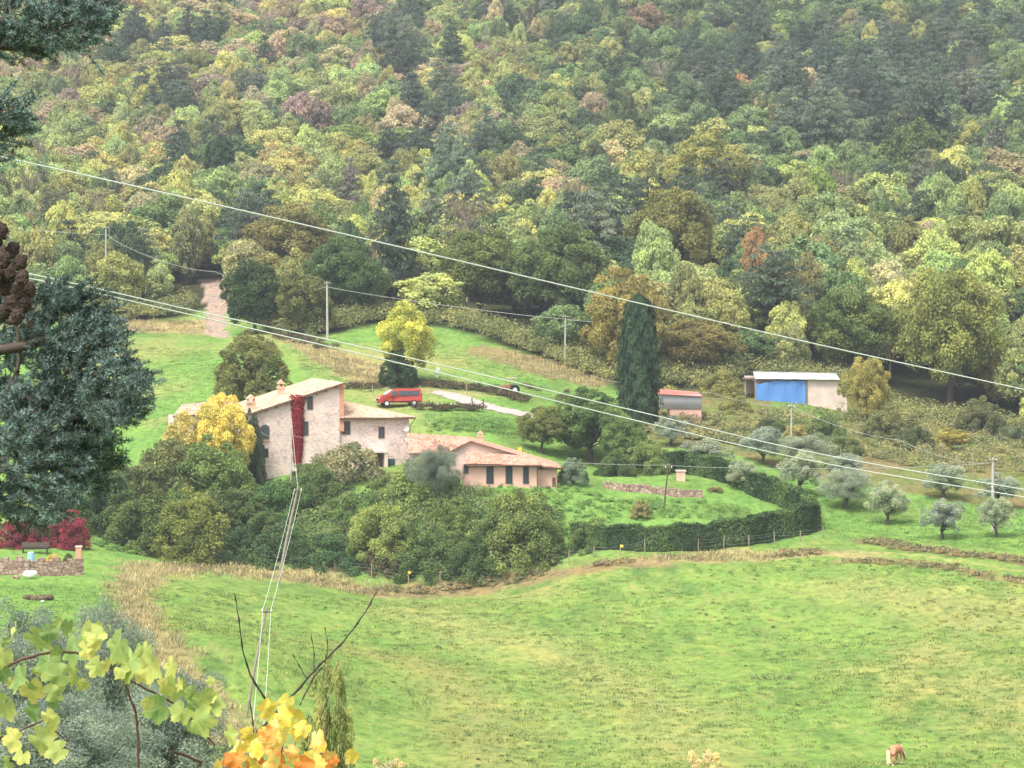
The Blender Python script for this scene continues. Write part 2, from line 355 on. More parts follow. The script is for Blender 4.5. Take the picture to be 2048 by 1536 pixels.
def limbs(rng, targets, base=(0, 0, 0), fork=.35, r0=.05, top=.9):
    """trunk with limbs reaching for the puffs"""
    mb = MB(); b = Vector(base); tz = fork
    path = [b+Vector((0, 0, -.06)), b+Vector((.01, -.01, tz*.5)), b+Vector((-.01, .015, tz)), b+Vector((.02, 0, top))]
    mb.tube(path, [r0*1.35, r0, r0*.85, r0*.25], 7)
    for p in targets:
        p = Vector(p[:3]); s = b+Vector((0, 0, tz*rng.uniform(.75, 1.3))); m_ = s.lerp(p, .5)+Vector((0, 0, .05*rng.uniform(-1, 1.5)))
        mb.tube([s, m_, s.lerp(p, .98)], [r0*.5, r0*.32, r0*.1], 5)
    return mb
PROTO = {}
def proto(name, cloud_, mb, barkm='bark', leafm='leaf'):
    V, F, rv = cloud_
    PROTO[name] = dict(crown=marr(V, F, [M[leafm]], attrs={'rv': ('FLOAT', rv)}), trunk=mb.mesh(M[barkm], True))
def broad(name, seed, npf=34, per=80, leaf=.05, zc=.62, rz=.40, zmin=-.45, pr=(.2, .36), flat=.8):
    """rounded crown, 1 high and about 1 wide"""
    rng = np.random.default_rng(seed); pf = []
    for k in range(npf):
        z = 1-(k+.5)/npf*(1-zmin); ph = k*2.39996+rng.uniform(-.5, .5); q = math.sqrt(max(0, 1-z*z)); rr = rng.uniform(.6, 1.0)
        r = rng.uniform(*pr)*.5; wb = 1+.16*sin(ph*2+seed)+.12*sin(ph*3+seed*2.3); pf.append((q*cos(ph)*(.5-r*.6)*rr*wb, q*sin(ph)*(.5-r*.6)*rr*wb, zc+z*(rz-r*.5)*rng.uniform(.72, 1.1)*(1+.1*sin(ph+seed)), r))
    for k in range(6): pf.append((*(rng.uniform(-.18, .18, 2)), zc+rng.uniform(-.15, .15), .2))
    proto(name, cloud(rng, pf, per, leaf, c0=(0, 0, zc-.1), flat=flat), limbs(rng, pf[::4], fork=.25, r0=.028, top=zc+.2))
for k in range(7): broad('broad%d' % k, 100+k, npf=44+5*(k % 4), per=165, leaf=.042, pr=(.14+.02*(k % 3), .36+.03*(k % 2)), zc=.55, rz=.42+.02*(k % 3), zmin=-.85)
for k in range(3): broad('fine%d' % k, 150+k, npf=70, per=280, leaf=.026, zc=.56, rz=.44, zmin=-.8, pr=(.16, .30))
for k in range(2): broad('tall%d' % k, 140+k, npf=44, per=150, leaf=.042, zc=.6, rz=.46, zmin=-.8, pr=(.2, .34))
def bushp(name, seed, npf=75, per=260, leaf=.027, droop=False, pr=(.10, .30)):
    """dense bush down to the ground, 1 high, 1 wide"""
    rng = np.random.default_rng(seed); pf = []
    for k in range(npf):
        z = (k+.5)/npf; ph = k*2.39996+rng.uniform(-.4, .4); q = (1-z**2.2)**.5*(.86+.14*rng.random()); r = rng.uniform(*pr)*.5
        pf.append((q*cos(ph)*(.52-r*.7), q*sin(ph)*(.52-r*.7), max(.06, z*(1-r)*rng.uniform(.85, 1.05)), r))
    proto(name, cloud(rng, pf, per, leaf, c0=(0, 0, .25), up=.2, out=.6, inner=.15, flat=1.1, jit=1.1), limbs(rng, pf[::5], fork=.12, r0=.02, top=.75))
for k in range(5): bushp('bush%d' % k, 200+k)
def pine(name, seed, lay=9, umb=False):
    rng = np.random.default_rng(seed); pf = []; mb = MB(); mb.tube([(0, 0, -.05), (.01, 0, .4), (-.01, .01, .75), (0, 0, .98)], [.02, .016, .011, .004], 6)
    for k in range(lay):
        t = k/(lay-1); z = (.5+.46*t) if umb else (.28+.68*t); rr = (.34*(1-.55*t**2)) if umb else (.30*(1-t)**.7+.05); nb = 7 if t < .8 else 4
        for j in range(nb):
            ph = j*2*pi/nb+k*1.1+rng.uniform(-.4, .4); q = rr*rng.uniform(.55, 1.1); p = (q*cos(ph), q*sin(ph), z+rng.uniform(-.03, .05), rng.uniform(.06, .11))
            pf.append(p); mb.tube([(0, 0, z-.03), (p[0]*.5, p[1]*.5, z-.01), (p[0]*.95, p[1]*.95, p[2]-.01)], [.006, .004, .002], 4)
            if q > .18: pf.append((q*.5*cos(ph+.3), q*.5*sin(ph+.3), z+rng.uniform(-.02, .04), .08))
    proto(name, cloud(rng, pf, 46, .05, up=.5, out=.4, inner=.05, asp=.3, c0=(0, 0, .5), flat=.5, jit=1.0), mb, 'bark')
for k in range(2): pine('pine%d' % k, 300+k)
for k in range(2): pine('umb%d' % k, 310+k, 6, True)
def bare(name, seed):
    rng = np.random.default_rng(seed); mb = MB(); pf = []
    mb.tube([(0, 0, -.05), (.01, 0, .3), (0, .01, .6), (.01, 0, .95)], [.02, .016, .01, .003], 6)
    for k in range(46):
        z = rng.uniform(.25, .85); ph = rng.uniform(0, 2*pi); q = .42*math.sqrt(max(.1, 1-((z-.5)/.55)**2))*rng.uniform(.6, 1); e = Vector((q*cos(ph), q*sin(ph), min(1, z+.22)))
        mb.tube([(0, 0, z-.05), e*.5+Vector((0, 0, (z)*.5)), e], [.006, .004, .0015], 4)
        for j in range(6):
            s = Vector((0, 0, z)).lerp(e, rng.uniform(.3, .95)); d = Vector(rdir(rng, 1)[0])*.12; d.z = abs(d.z); mb.tube([s, s+d], [.003, .001], 3, cap=False)
        pf.append((e.x, e.y, e.z, .06))
    proto(name, cloud(rng, pf, 14, .03, inner=0), mb, 'barkpale')
bare('bare0', 401)
def cypress():
    rng = np.random.default_rng(7); n = 15000; z = rng.random(n)**.85; ph = rng.uniform(0, 2*pi, n)
    prof = lambda z: np.interp(z, [0, .04, .2, .45, .7, .88, .96, 1], [.12, .16, .18, .175, .155, .125, .095, .02])
    lump = 1+.13*np.sin(ph*5+z*9)+.10*np.sin(ph*9-z*31)+.07*np.sin(ph*4+z*57); r = prof(z)*lump*rng.uniform(.72, 1.04, n)
    c = np.stack([r*np.cos(ph), r*np.sin(ph), z*.99], 1); nrm = np.stack([np.cos(ph), np.sin(ph), np.full(n, .25)], 1)+rdir(rng, n)*.6
    V, F = leafquads(rng, c, nrm, .034*rng.uniform(.7, 1.4, n), .4, axis=np.broadcast_to(np.array([0., 0, 1]), (n, 3)))
    rv = np.clip(.5+.25*np.sin(ph*5+z*9)+rng.normal(0, .15, n), 0, 1)
    mb = MB(); mb.tube([(0, 0, -.05), (0, 0, .9)], [.03, .005], 7); proto('cypress', (V, F, np.repeat(rv, 4)), mb)
cypress()
def olive(name, seed, npf=56, per=190, leaf=.036, asp=.35, lobes=3, bark='bark'):
    """rounded silvery crown of a few bulging lobes over a short forked trunk"""
    rng = np.random.default_rng(seed); pf = []; lc = [(.20*cos(k*2*pi/lobes+seed), .20*sin(k*2*pi/lobes+seed), .58+.07*(k % 2)) for k in range(lobes)]+[(0, 0, .70)]
    for k in range(npf):
        c = lc[k % len(lc)]; d = rdir(rng, 1)[0]; q = rng.uniform(.6, 1); r = rng.uniform(.07, .13)
        pf.append((c[0]+d[0]*(.31-r*.6)*q, c[1]+d[1]*(.31-r*.6)*q, min(.97-r*.7, max(.24, c[2]-.05+d[2]*.32*q)), r))
    mb = limbs(rng, [(p[0]*.7, p[1]*.7, p[2]) for p in pf[::5]], fork=.2, r0=.032, top=.5)
    proto(name, cloud(rng, pf, per, leaf, up=.35, out=.45, inner=.15, asp=asp, c0=(0, 0, .5), jit=1.2), mb, bark)
for k in range(4): olive('olive%d' % k, 500+k, lobes=3+k % 3)
for k in range(2): olive('bigolive%d' % k, 520+k, npf=110, per=330, leaf=.019, asp=.26, lobes=5)
def put(pname, loc, w, ht, tint, name, label, cat, group=None, rz=None, lean=0, parts=('trunk', 'crown'), wy=None):
    """one plant: empty at the foot, trunk and crown as parts"""
    e = empty(name, loc, label, cat, group, R.uniform(0, 2*pi) if rz is None else rz); e.scale = (w, wy or w, ht)
    if pname == 'cypress': e.scale = (w/.37, w/.37, ht)
    if lean: e.rotation_euler.x = lean
    for q in parts:
        o = link(q, PROTO[pname][q], e)
        if q == 'crown': o['tint'] = [float(c) for c in tint]
    return e
def stand(pname, u, vbase, D, wpx, hpx, tint, name, label, cat, group=None, dz=0, **k):
    """plant with its foot on the ground D metres off, as wide and high as it measures there"""
    g = onD(u, D); top = P(u, vbase-hpx, D).z; ht = max(.4, top-g.z+dz); s = .94
    return put(pname, g, wpx/ppm(D)/s, ht/s, tint, name, label, cat, group, **k)

# ------------------------------------------------------------------ the wooded hillside
COL = dict(dark=(.105, .15, .08), mid=(.215, .285, .125), olive=(.315, .33, .135), ygreen=(.47, .49, .18), light=(.38, .46, .19), tan=(.47, .41, .24), gold=(.52, .46, .18), rust=(.38, .25, .15), pink=(.36, .28, .22), grey=(.36, .33, .27), pined=(.105, .14, .10), pinem=(.18, .22, .15))
WORD = dict(dark='dark green', mid='mid green', olive='olive green', ygreen='yellow green', light='light green', tan='tan brown', gold='golden yellow', rust='rusty orange', pink='dull reddish brown', grey='grey brown', pined='dark', pinem='grey green')
def palette(u, v):
    """mix of autumn colours that grows at this place of the hillside"""
    if u > 1250 and v < 330: w = dict(dark=4.5, mid=4.5, olive=1.6, tan=.3, light=.9, rust=.06, ygreen=.5)
    elif u > 1000 and v < 420: w = dict(dark=3, mid=3.5, olive=2.5, tan=.6, light=1.6, rust=.06, ygreen=1.2)
    elif u > 1050 and v < 650: w = dict(dark=1.2, mid=3.2, olive=3.2, ygreen=2.2, light=1.4, tan=.3, rust=.04)
    elif u > 1050: w = dict(dark=.6, mid=2.6, olive=3, ygreen=3, light=1.2, gold=.25)
    elif v < 120: w = dict(tan=3, ygreen=3, pink=1.1, olive=1.5, mid=1.2, gold=.8, rust=.12, light=1.6)
    elif v < 300: w = dict(tan=2, ygreen=3.6, olive=2, mid=1.6, pink=.6, light=2.6, gold=.6, dark=.4)
    elif v < 460: w = dict(ygreen=3.4, olive=2.6, light=2.2, mid=2.2, tan=.7, dark=.7, gold=.3)
    else: w = dict(olive=2.8, mid=2.8, ygreen=2.2, dark=.9, tan=.2, light=1.4)
    ks = list(w); return R.choices(ks, [w[k] for k in ks])[0]
PB = [(1760, 200, 240, 125, .85), (1500, 130, 130, 80, .35), (920, 375, 120, 75, .6), (330, 110, 90, 50, .4), (790, 100, 60, 60, .5), (860, 215, 70, 50, .6), (500, 185, 45, 35, .5), (360, 210, 40, 50, .3), (1900, 300, 110, 50, .4), (900, 470, 110, 45, .5)]
def pinep(u, v): return max([p*math.exp(-((u-a)/b)**2-((v-c)/d)**2) for a, c, b, d, p in PB]+[.025])
def proj(x, y, z):
    yy = y*cos(TH)-z*sin(TH); zz = y*sin(TH)+z*cos(TH); return 1024+FPX*x/yy, 768-FPX*zz/yy
cand = []; y = 362.0
while y < 1000:
    sp = 6.0+(y-362)*.0054; u = -110
    while u < 2160:
        D = y+R.uniform(-.42, .42)*sp; uu = u+R.uniform(-.4, .4)*sp*ppm(y); cand.append((uu, D)); u += sp*ppm(y)
    y += sp*.9
cand = [(u, D) for u, D in cand if D > Dedge(u)+2 and not (385 < u < 470 and D < 455)]
cu = np.array([c[0] for c in cand]); cD = np.array([c[1] for c in cand]); cX = (cu-1024)/FPX*cD; cZ = H(cX, cD)
HERO = [  # notable trees: proto, u, v of foot, D, width px, height px, tint, label
 ('pine0', 787, 590, 412, 150, 215, COL['pined'], 'tall dark pine with a bare trunk rising behind the yellow tree'),
 ('pine1', 700, 330+150, 520, 90, 150, (.22, .20, .17), 'pale grey thin leaved tree above the road pole'),
 ('cypress', 440, 410, 535, 66, 125, (.04, .065, .035), 'narrow dark cypress standing among the yellow trees high on the left slope'),
 ('bare0', 935, 560, 430, 150, 150, (.38, .36, .13), 'spreading bare branched tree with sparse yellow leaves before the dark pines'),
 ('broad2', 510, 690, 396, 125, 155, (.055, .085, .035), 'dark evergreen oak beside the eroded earth bank'),
 ('broad4', 612, 700, 390, 120, 150, (.13, .14, .05), 'olive brown oak just left of the road pole'),
 ('broad5', 490, 600, 425, 100, 110, (.34, .33, .16), 'pale yellow and grey tree right above the eroded earth bank'),
 ('fine2', 690, 650, 402, 150, 165, (.09, .14, .055), 'broad mid green oak behind the road pole'),
 ('fine2', 580, 590, 440, 200, 170, (.20, .185, .07), 'wide bronze green oak above the dark evergreen oak'),
 ('fine1', 1250, 750, 366, 155, 190, (.30, .25, .085), 'golden brown oak just left of and behind the tall cypress'),
 ('fine0', 960, 640, 410, 190, 170, (.15, .18, .06), 'wide green oak at the forest edge above the sloping meadow'),
 ('fine1', 1120, 660, 402, 190, 190, (.115, .15, .055), 'large green oak above the second road pole'),
 ('fine2', 1350, 560, 440, 190, 170, (.18, .18, .06), 'bronze green oak above the tall cypress tip'),
 ('fine1', 1410, 420, 520, 190, 140, (.28, .28, .09), 'yellow green crowned tree in the middle of the right slope'),
 ('tall0', 1510, 615, 425, 62, 145, (.36, .23, .11), 'small rusty orange tree in the middle of the right slope'),
 ('fine0', 1900, 745, 385, 210, 190, (.24, .26, .075), 'big yellow green tree at the forest edge on the far right'),
 ('fine0', 1700, 740, 390, 180, 150, (.14, .18, .06), 'round green oak behind the white roofed shed'),
 ('fine0', 1395, 745, 376, 160, 100, (.22, .19, .07), 'low golden brown oak between the cypress and the blue tarpaulin shed'),
 ('tall1', 1640, 440, 500, 80, 90, (.22, .30, .08), 'bright lime tree in the middle of the dark right slope'),
 ('broad3', 1830, 330, 560, 130, 80, (.12, .16, .06), 'mid green tree below the dark pine stand'),
 ('umb0', 1650, 340, 590, 150, 150, COL['pinem'], 'grey green umbrella pine with a visible trunk on the right slope'),
 ('umb1', 1850, 350, 585, 170, 180, COL['pined'], 'tallest dark pine of the stand on the right slope'),
 ('broad4', 800, 340, 600, 150, 80, (.24, .30, .10), 'bright light green tree in the middle of the left slope'),
 ('broad6', 690, 325, 610, 130, 75, (.22, .28, .09), 'light green tree beside the bright one on the left slope'),
 ('broad1', 1290, 105, 770, 85, 92, (.26, .19, .11), 'rust brown round tree near the top of the right slope'),
 ('umb0', 785, 190, 720, 75, 170, COL['pinem'], 'slender grey green pine high on the left slope'),
]
LM = [(430, 620, 'above the eroded earth bank'), (655, 600, 'around the road pole'), (812, 640, 'behind the yellow tree'), (180, 560, 'behind the foreground cedar'), (300, 600, 'above the bright left meadow'), (1000, 660, 'above the sloping meadow'), (1130, 660, 'by the second road pole'), (1275, 640, 'around the tall cypress'), (1420, 700, 'between the cypress and the shed'), (1590, 700, 'behind the blue tarpaulin shed'), (1750, 740, 'right of the white shed roof'), (1900, 760, 'above the scrub on the right'), (2020, 800, 'at the right edge above the scrub'), (930, 560, 'in front of the dark pines'), (560, 560, 'over the dark evergreen oak'), (1500, 560, 'below the rusty orange tree'), (1700, 560, 'on the right lower slope'), (80, 480, 'behind the cedar cones')]
usedlab = {}; rec = []
hx = [(P(u, v, D).x, D, w/ppm(D)*.5) for (_, u, v, D, w, hh, c, l) in HERO]
kind, keep = [], []
for i in range(len(cand)):
    if any((cX[i]-a)**2+((cD[i]-b_)*.8)**2 < (r*.9)**2 for a, b_, r in hx): continue
    if any(abs(cX[i]-a) < max(r*.95, 3.2) and 0 < b_-cD[i] < 20 for a, b_, r in hx): continue
    keep.append(i)
keep.sort(key=lambda i: cD[i])
NIND = 300-len(HERO)
rest = {}
for rank, i in enumerate(keep):
    u, D = cu[i], cD[i]; z = cZ[i]; pu, pv = proj(cX[i], D, z+6)
    if pv < -140: continue
    pp = pinep(pu, pv); ispine = R.random() < pp
    near = min(1, (D-Dedge(u))/14)
    if ispine: ht = R.uniform(11, 16); w = ht*R.uniform(.75, .95); k = R.choice(['pined', 'pined', 'pinem']); pn = R.choice(['pine0', 'pine1', 'umb0', 'umb1'])
    else:
        ht = R.uniform(7, 12.5)*(.6+.4*near); w = R.choice([R.uniform(6, 9), R.uniform(8.5, 13.5)])*(.72+.28*near)*(1+(D-400)*.00015); k = palette(pu, pv); pn = R.choice(['broad%d' % j for j in range(7)]*2+['tall0', 'tall1'])
        if k == 'grey' or R.random() < .035: pn = 'bare0'
        if R.random() < .14: w *= .65; ht *= 1.1
    dk_ = R.uniform(.78, 1.25); t_ = tuple(c*dk_*R.uniform(.92, 1.08) for c in COL[k])
    item = (pn, (cX[i], D, z-.2), w, ht, t_, k, pu, pv)
    if rank < NIND: rec.append(item)
    else: rest.setdefault(pn, []).append(item)
ORD = ['', 'second', 'third', 'fourth', 'fifth', 'sixth', 'seventh', 'eighth', 'ninth', 'tenth', 'eleventh', 'twelfth', 'thirteenth', 'fourteenth', 'fifteenth', 'sixteenth', 'seventeenth', 'eighteenth', 'nineteenth', 'twentieth']
def ordinal(k, n):
    if k == 0: return 'leftmost'
    if k == n-1: return 'rightmost'
    return ORD[k]+' from the left' if k < len(ORD) else 'number %d from the left' % (k+1)
byl = {}
for it in rec:
    pn, loc, w, ht, t_, k, pu, pv = it
    lm = min(LM, key=lambda q: (q[0]-pu)**2+((q[1]-pv)*1.3)**2)[2]
    sp = 'pine' if pn[:3] in ('umb', 'pin') else ('slender tree' if pn[:4] == 'tall' or w < .7*ht else ('bare branched tree' if pn == 'bare0' else 'round crowned tree'))
    byl.setdefault('%s %s %s' % (WORD[k], sp, lm), []).append(it)
for lab, its in byl.items():
    its.sort(key=lambda i: i[6])
    for j, (pn, loc, w, ht, t_, k, pu, pv) in enumerate(its):
        pine_ = pn[:3] in ('umb', 'pin')
        l = lab if len(its) == 1 else '%s, %s' % (lab, ordinal(j, len(its)))
        put(pn, loc, w, ht, t_, 'pine_tree' if pine_ else 'forest_tree', l, 'tree', 'pines on the hillside' if pine_ else 'broadleaf trees on the hillside')
for pn, u, v, D, w, hh, c, l in HERO:
    c = tuple(min(.5, x*1.25) for x in c) if c not in COL.values() else c
    stand(pn, u, v, D, w, hh, c, {'p': 'pine_tree', 'u': 'pine_tree', 'c': 'cypress_tree'}.get(pn[0], 'forest_tree'), l, 'tree', wy=w/ppm(D)/.94)
# the far wood: one object whose nodes place the remaining trees
def farwood():
    ng = bpy.data.node_groups.new('far_wood', 'GeometryNodeTree')
    ng.interface.new_socket('Geometry', in_out='INPUT', socket_type='NodeSocketGeometry'); ng.interface.new_socket('Geometry', in_out='OUTPUT', socket_type='NodeSocketGeometry')
    gi = ng.nodes.new('NodeGroupInput'); go = ng.nodes.new('NodeGroupOutput'); jn = ng.nodes.new('GeometryNodeJoinGeometry')
    def attr(nm, typ):
        n = ng.nodes.new('GeometryNodeInputNamedAttribute'); n.data_type = typ; n.inputs[0].default_value = nm; return n.outputs['Attribute']
    idx, sc, rot = attr('kind_id', 'INT'), attr('size', 'FLOAT_VECTOR'), attr('turn', 'FLOAT_VECTOR')
    V, K, SC, RT, TN = [], [], [], [], []
    for q, (pn, its) in enumerate(sorted(rest.items())):
        me = PROTO[pn]; src = []
        for part in ('crown', 'trunk'):
            o = bpy.data.objects.new(part, me[part]); src.append(o)
        for o in src:
            oi = ng.nodes.new('GeometryNodeObjectInfo'); oi.inputs['Object'].default_value = o; oi.inputs['As Instance'].default_value = True
            cmp_ = ng.nodes.new('FunctionNodeCompare'); cmp_.data_type = 'INT'; cmp_.operation = 'EQUAL'; ng.links.new(idx, cmp_.inputs[2]); cmp_.inputs[3].default_value = q
            ip = ng.nodes.new('GeometryNodeInstanceOnPoints'); ng.links.new(gi.outputs[0], ip.inputs['Points']); ng.links.new(cmp_.outputs[0], ip.inputs['Selection'])
            ng.links.new(oi.outputs['Geometry'], ip.inputs['Instance']); ng.links.new(rot, ip.inputs['Rotation']); ng.links.new(sc, ip.inputs['Scale']); ng.links.new(ip.outputs[0], jn.inputs[0])
        for (_, loc, w, ht, t_, k, pu, pv) in its:
            V.append(loc); K.append(q); SC.append((w, w, ht)); RT.append((0, 0, R.uniform(0, 6.28))); TN.append((*t_, 1))
    ng.links.new(jn.outputs[0], go.inputs[0])
    me = bpy.data.meshes.new('m'); me.from_pydata([tuple(v) for v in V], [], [])
    for nm, typ, key, dat in (('kind_id', 'INT', 'value', K), ('size', 'FLOAT_VECTOR', 'vector', SC), ('turn', 'FLOAT_VECTOR', 'vector', RT), ('tint', 'FLOAT_COLOR', 'color', TN)):
        a = me.attributes.new(nm, typ, 'POINT'); a.data.foreach_set(key, np.array(dat).ravel())
    o = link('forest', me); md = o.modifiers.new('trees', 'NODES'); md.node_group = ng
    tag(o, 'far autumn forest of green and tan trees covering the hillside', 'forest', None, 'stuff'); print('far trees', len(V), 'near', len(rec))
farwood()
# ------------------------------------------------------------------ buildings
def stone(name, c1, c2, mortar, scale=3.0, patch=None):
    m, t, out = newmat(name); b = N(t, 'ShaderNodeBsdfPrincipled'); tc = N(t, 'ShaderNodeTexCoord')
    mp = N(t, 'ShaderNodeMapping'); mp.inputs['Scale'].default_value = (1, 1, 1.6); L(t, tc.outputs['Object'], mp.inputs[0])
    vo = N(t, 'ShaderNodeTexVoronoi'); vo.inputs['Scale'].default_value = scale; L(t, mp.outputs[0], vo.inputs['Vector'])
    vd = N(t, 'ShaderNodeTexVoronoi', feature='DISTANCE_TO_EDGE'); vd.inputs['Scale'].default_value = scale; L(t, mp.outputs[0], vd.inputs['Vector'])
    sp = N(t, 'ShaderNodeSeparateColor'); L(t, vo.outputs['Color'], sp.inputs[0])
    c = mixc(t, sp.outputs[0], c1, c2); nf = noise(t, tc.outputs['Object'], .8, 4)
    c = mixc(t, 1, c, ramp(t, nf, [(.3, (.74, .71, .70)), (.7, (1.16, 1.14, 1.12))]), 'MULTIPLY')
    if patch: c = mixc(t, ramp(t, noise(t, tc.outputs['Object'], .33, 3), [(.52, (0, 0, 0)), (.62, (.75, .75, .75))]), c, patch)
    e = ramp(t, vd.outputs[0], [(.02, (0, 0, 0)), (.09, (1, 1, 1))]); c = mixc(t, e, mortar, c)
    L(t, c, b.inputs['Base Color']); b.inputs['Roughness'].default_value = .95; b.inputs['Specular IOR Level'].default_value = .1
    bp = N(t, 'ShaderNodeBump'); bp.inputs['Strength'].default_value = .6; bp.inputs['Distance'].default_value = .05; L(t, e, bp.inputs['Height']); L(t, bp.outputs[0], b.inputs['Normal'])
    L(t, b.outputs[0], out.inputs[0]); return m
def tiles(name, c1, c2, c3, row=.38, colw=.22):
    m, t, out = newmat(name); b = N(t, 'ShaderNodeBsdfPrincipled'); uv = N(t, 'ShaderNodeUVMap')
    mp = N(t, 'ShaderNodeMapping'); mp.inputs['Scale'].default_value = (1/colw, 1/row, 1); L(t, uv.outputs[0], mp.inputs[0])
    fl = N(t, 'ShaderNodeVectorMath', operation='FLOOR'); L(t, mp.outputs[0], fl.inputs[0]); wn = N(t, 'ShaderNodeTexWhiteNoise'); L(t, fl.outputs[0], wn.inputs['Vector'])
    tc = N(t, 'ShaderNodeTexCoord'); nf = noise(t, tc.outputs['Object'], .7, 4); sm = N(t, 'ShaderNodeMath', operation='ADD'); L(t, wn.outputs[0], sm.inputs[0]); L(t, nf, sm.inputs[1])
    hf = N(t, 'ShaderNodeMath', operation='MULTIPLY'); L(t, sm.outputs[0], hf.inputs[0]); hf.inputs[1].default_value = .5
    c = ramp(t, hf.outputs[0], [(.18, c1), (.48, c2), (.8, c3)]); L(t, c, b.inputs['Base Color']); b.inputs['Roughness'].default_value = .9; b.inputs['Specular IOR Level'].default_value = .15
    L(t, b.outputs[0], out.inputs[0]); return m
M['stone'] = stone('pink_stone', (.80, .65, .59), (.55, .42, .37), (.76, .63, .58), 3.0, patch=(.76, .60, .54))
M['drystone'] = stone('dry_stone', (.50, .38, .31), (.30, .20, .16), (.14, .09, .07), 2.4)
M['plaster'] = plain('salmon_plaster', (.66, .42, .33), .9, .13, .8)
M['plasterpale'] = plain('pale_plaster', (.62, .50, .44), .9, .16, 1.0)
M['tileold'] = tiles('old_roof_tiles', (.27, .17, .11), (.49, .35, .25), (.62, .49, .36))
M['tileorange'] = tiles('orange_roof_tiles', (.30, .13, .085), (.56, .27, .19), (.68, .38, .29))
M['brick'] = plain('orange_brick', (.60, .30, .20), .9, .3, 4)
M['trimwood'] = plain('eave_wood', (.13, .075, .05), .85, .3, 3)
class Fr:
    """a building's own axes: x along its front, y into the hill"""
    def __init__(s, name, u, v, D, rz, label, cat, group=None):
        o = P(u, v, D); s.o = o; s.rz = radians(rz); s.e = empty(name, o, label, cat, group, s.rz)
        s.X = Vector((cos(s.rz), sin(s.rz), 0)); s.Y = Vector((-sin(s.rz), cos(s.rz), 0))
    def at(s, u, v, y=0.0):
        d = P(u, v, 1.0); k = (s.o.dot(s.Y)+y)/d.dot(s.Y); p = d*k-s.o; return Vector((p.dot(s.X), y, p.z))
    def x(s, u, y=0.0, v=850): return s.at(u, v, y).x
    def z(s, v, y=0.0, u=800): return s.at(u, v, y).z
def roofmesh(a, b, c, d, mat, amp=.075, per=.27, rows=.38, thick=.14, trim=None):
    """tiled slope: a-b eave, d-c ridge; ribs run up the slope, under it a board"""
    a, b, c, d = map(Vector, (a, b, c, d)); le = (b-a).length; ls = ((d-a).length+(c-b).length)/2
    n = max(8, int(le/per*6)); m_ = max(3, int(ls/rows)*2); nr_ = (b-a).cross(d-a).normalized(); nr_ = nr_ if nr_.z > 0 else -nr_
    V = []; UVs = []
    for j in range(m_+1):
        t_ = j/m_; saw = .022*(j % 2)
        for i in range(n+1):
            s_ = i/n; p = (a.lerp(b, s_)).lerp(d.lerp(c, s_), t_); wv = abs(sin(pi*s_*le/per))*amp+saw+amp*.5*sin(s_*le*.9+t_*3)*.6
            V.append(tuple(p+nr_*wv)); UVs.append((s_*le, t_*ls))
    F = [(j*(n+1)+i, j*(n+1)+i+1, (j+1)*(n+1)+i+1, (j+1)*(n+1)+i) for j in range(m_) for i in range(n)]
    k = len(V); lo = [p-nr_*thick for p in (a, b, c, d)]; hi = [p-nr_*.012 for p in (a, b, c, d)]
    V += [tuple(p) for p in lo+hi]; UVs += [(0, 0)]*8; G_ = [(k, k+1, k+2, k+3), (k, k+1, k+5, k+4), (k+1, k+2, k+6, k+5), (k+2, k+3, k+7, k+6), (k+3, k, k+4, k+7)]
    return marr(V, F+G_, [mat, trim or M['trimwood']], [0]*len(F)+[1]*5, uv=UVs)
def window(fr, u, v, wpx, hpx, y=0, par=None, glass='glass', frame='frame', name='window', arch=False, sill=None, label=None, mull=True):
    c = fr.at(u, v, y); hw = wpx/2/ppm(300)*1.0; hh = hpx/2/ppm(300)
    mb = MB(); x0, x1, z0, z1 = c.x-hw, c.x+hw, c.z-hh, c.z+hh; q = .07
    for (a, b_, e, g) in ((x0-q, x0, z0, z1), (x1, x1+q, z0, z1), (x0-q, x1+q, z0-q, z0), (x0-q, x1+q, z1, z1+q)): mb.box(a, b_, y-.06, y+.1, e, g)
    if mull: mb.box(c.x-.03, c.x+.03, y-.045, y+.05, z0, z1)
    w = mb.build(name, M[frame], par)
    g = MB()
    if arch:
        pts = [(x0, y-.02, z0), (x1, y-.02, z0)]+[(c.x+hw*cos(t_), y-.02, z1-hw*.2+hw*.9*sin(t_)) for t_ in np.linspace(0, pi, 9)]; g.prism(pts, (0, .1, 0))
    else: g.box(x0, x1, y-.02, y+.08, z0, z1)
    g.build('pane', M[glass], w)
    if sill: s_ = MB(); s_.box(x0-.1, x1+.1, y-.14, y+.05, z0-q-.13, z0-q-.003); s_.build('sill', M[sill], w)
    if label: w['label'] = label
    return w
def chimney(x, y, z0, hgt, w, par, name='chimney', cap=True):
    mb = MB(); mb.box(x-w/2, x+w/2, y-w/2, y+w/2, z0, z0+hgt*.62); mb.box(x-w*.62, x+w*.62, y-w*.62, y+w*.62, z0+hgt*.62, z0+hgt*.7)
    for a in (-1, 1):
        for b_ in (-1, 1): mb.box(x+a*w*.36-.07, x+a*w*.36+.07, y+b_*w*.36-.07, y+b_*w*.36+.07, z0+hgt*.7, z0+hgt*.86)
    mb.prism([(x-w*.6, y-w*.6, z0+hgt*.86), (x+w*.6, y-w*.6, z0+hgt*.86), (x, y-w*.6, z0+hgt*1.08)], (0, w*1.2, 0))
    return mb.build(name, M['chim'], par)
M['chim'] = plain('chimney_plaster', (.66, .42, .30), .9, .25, 3)
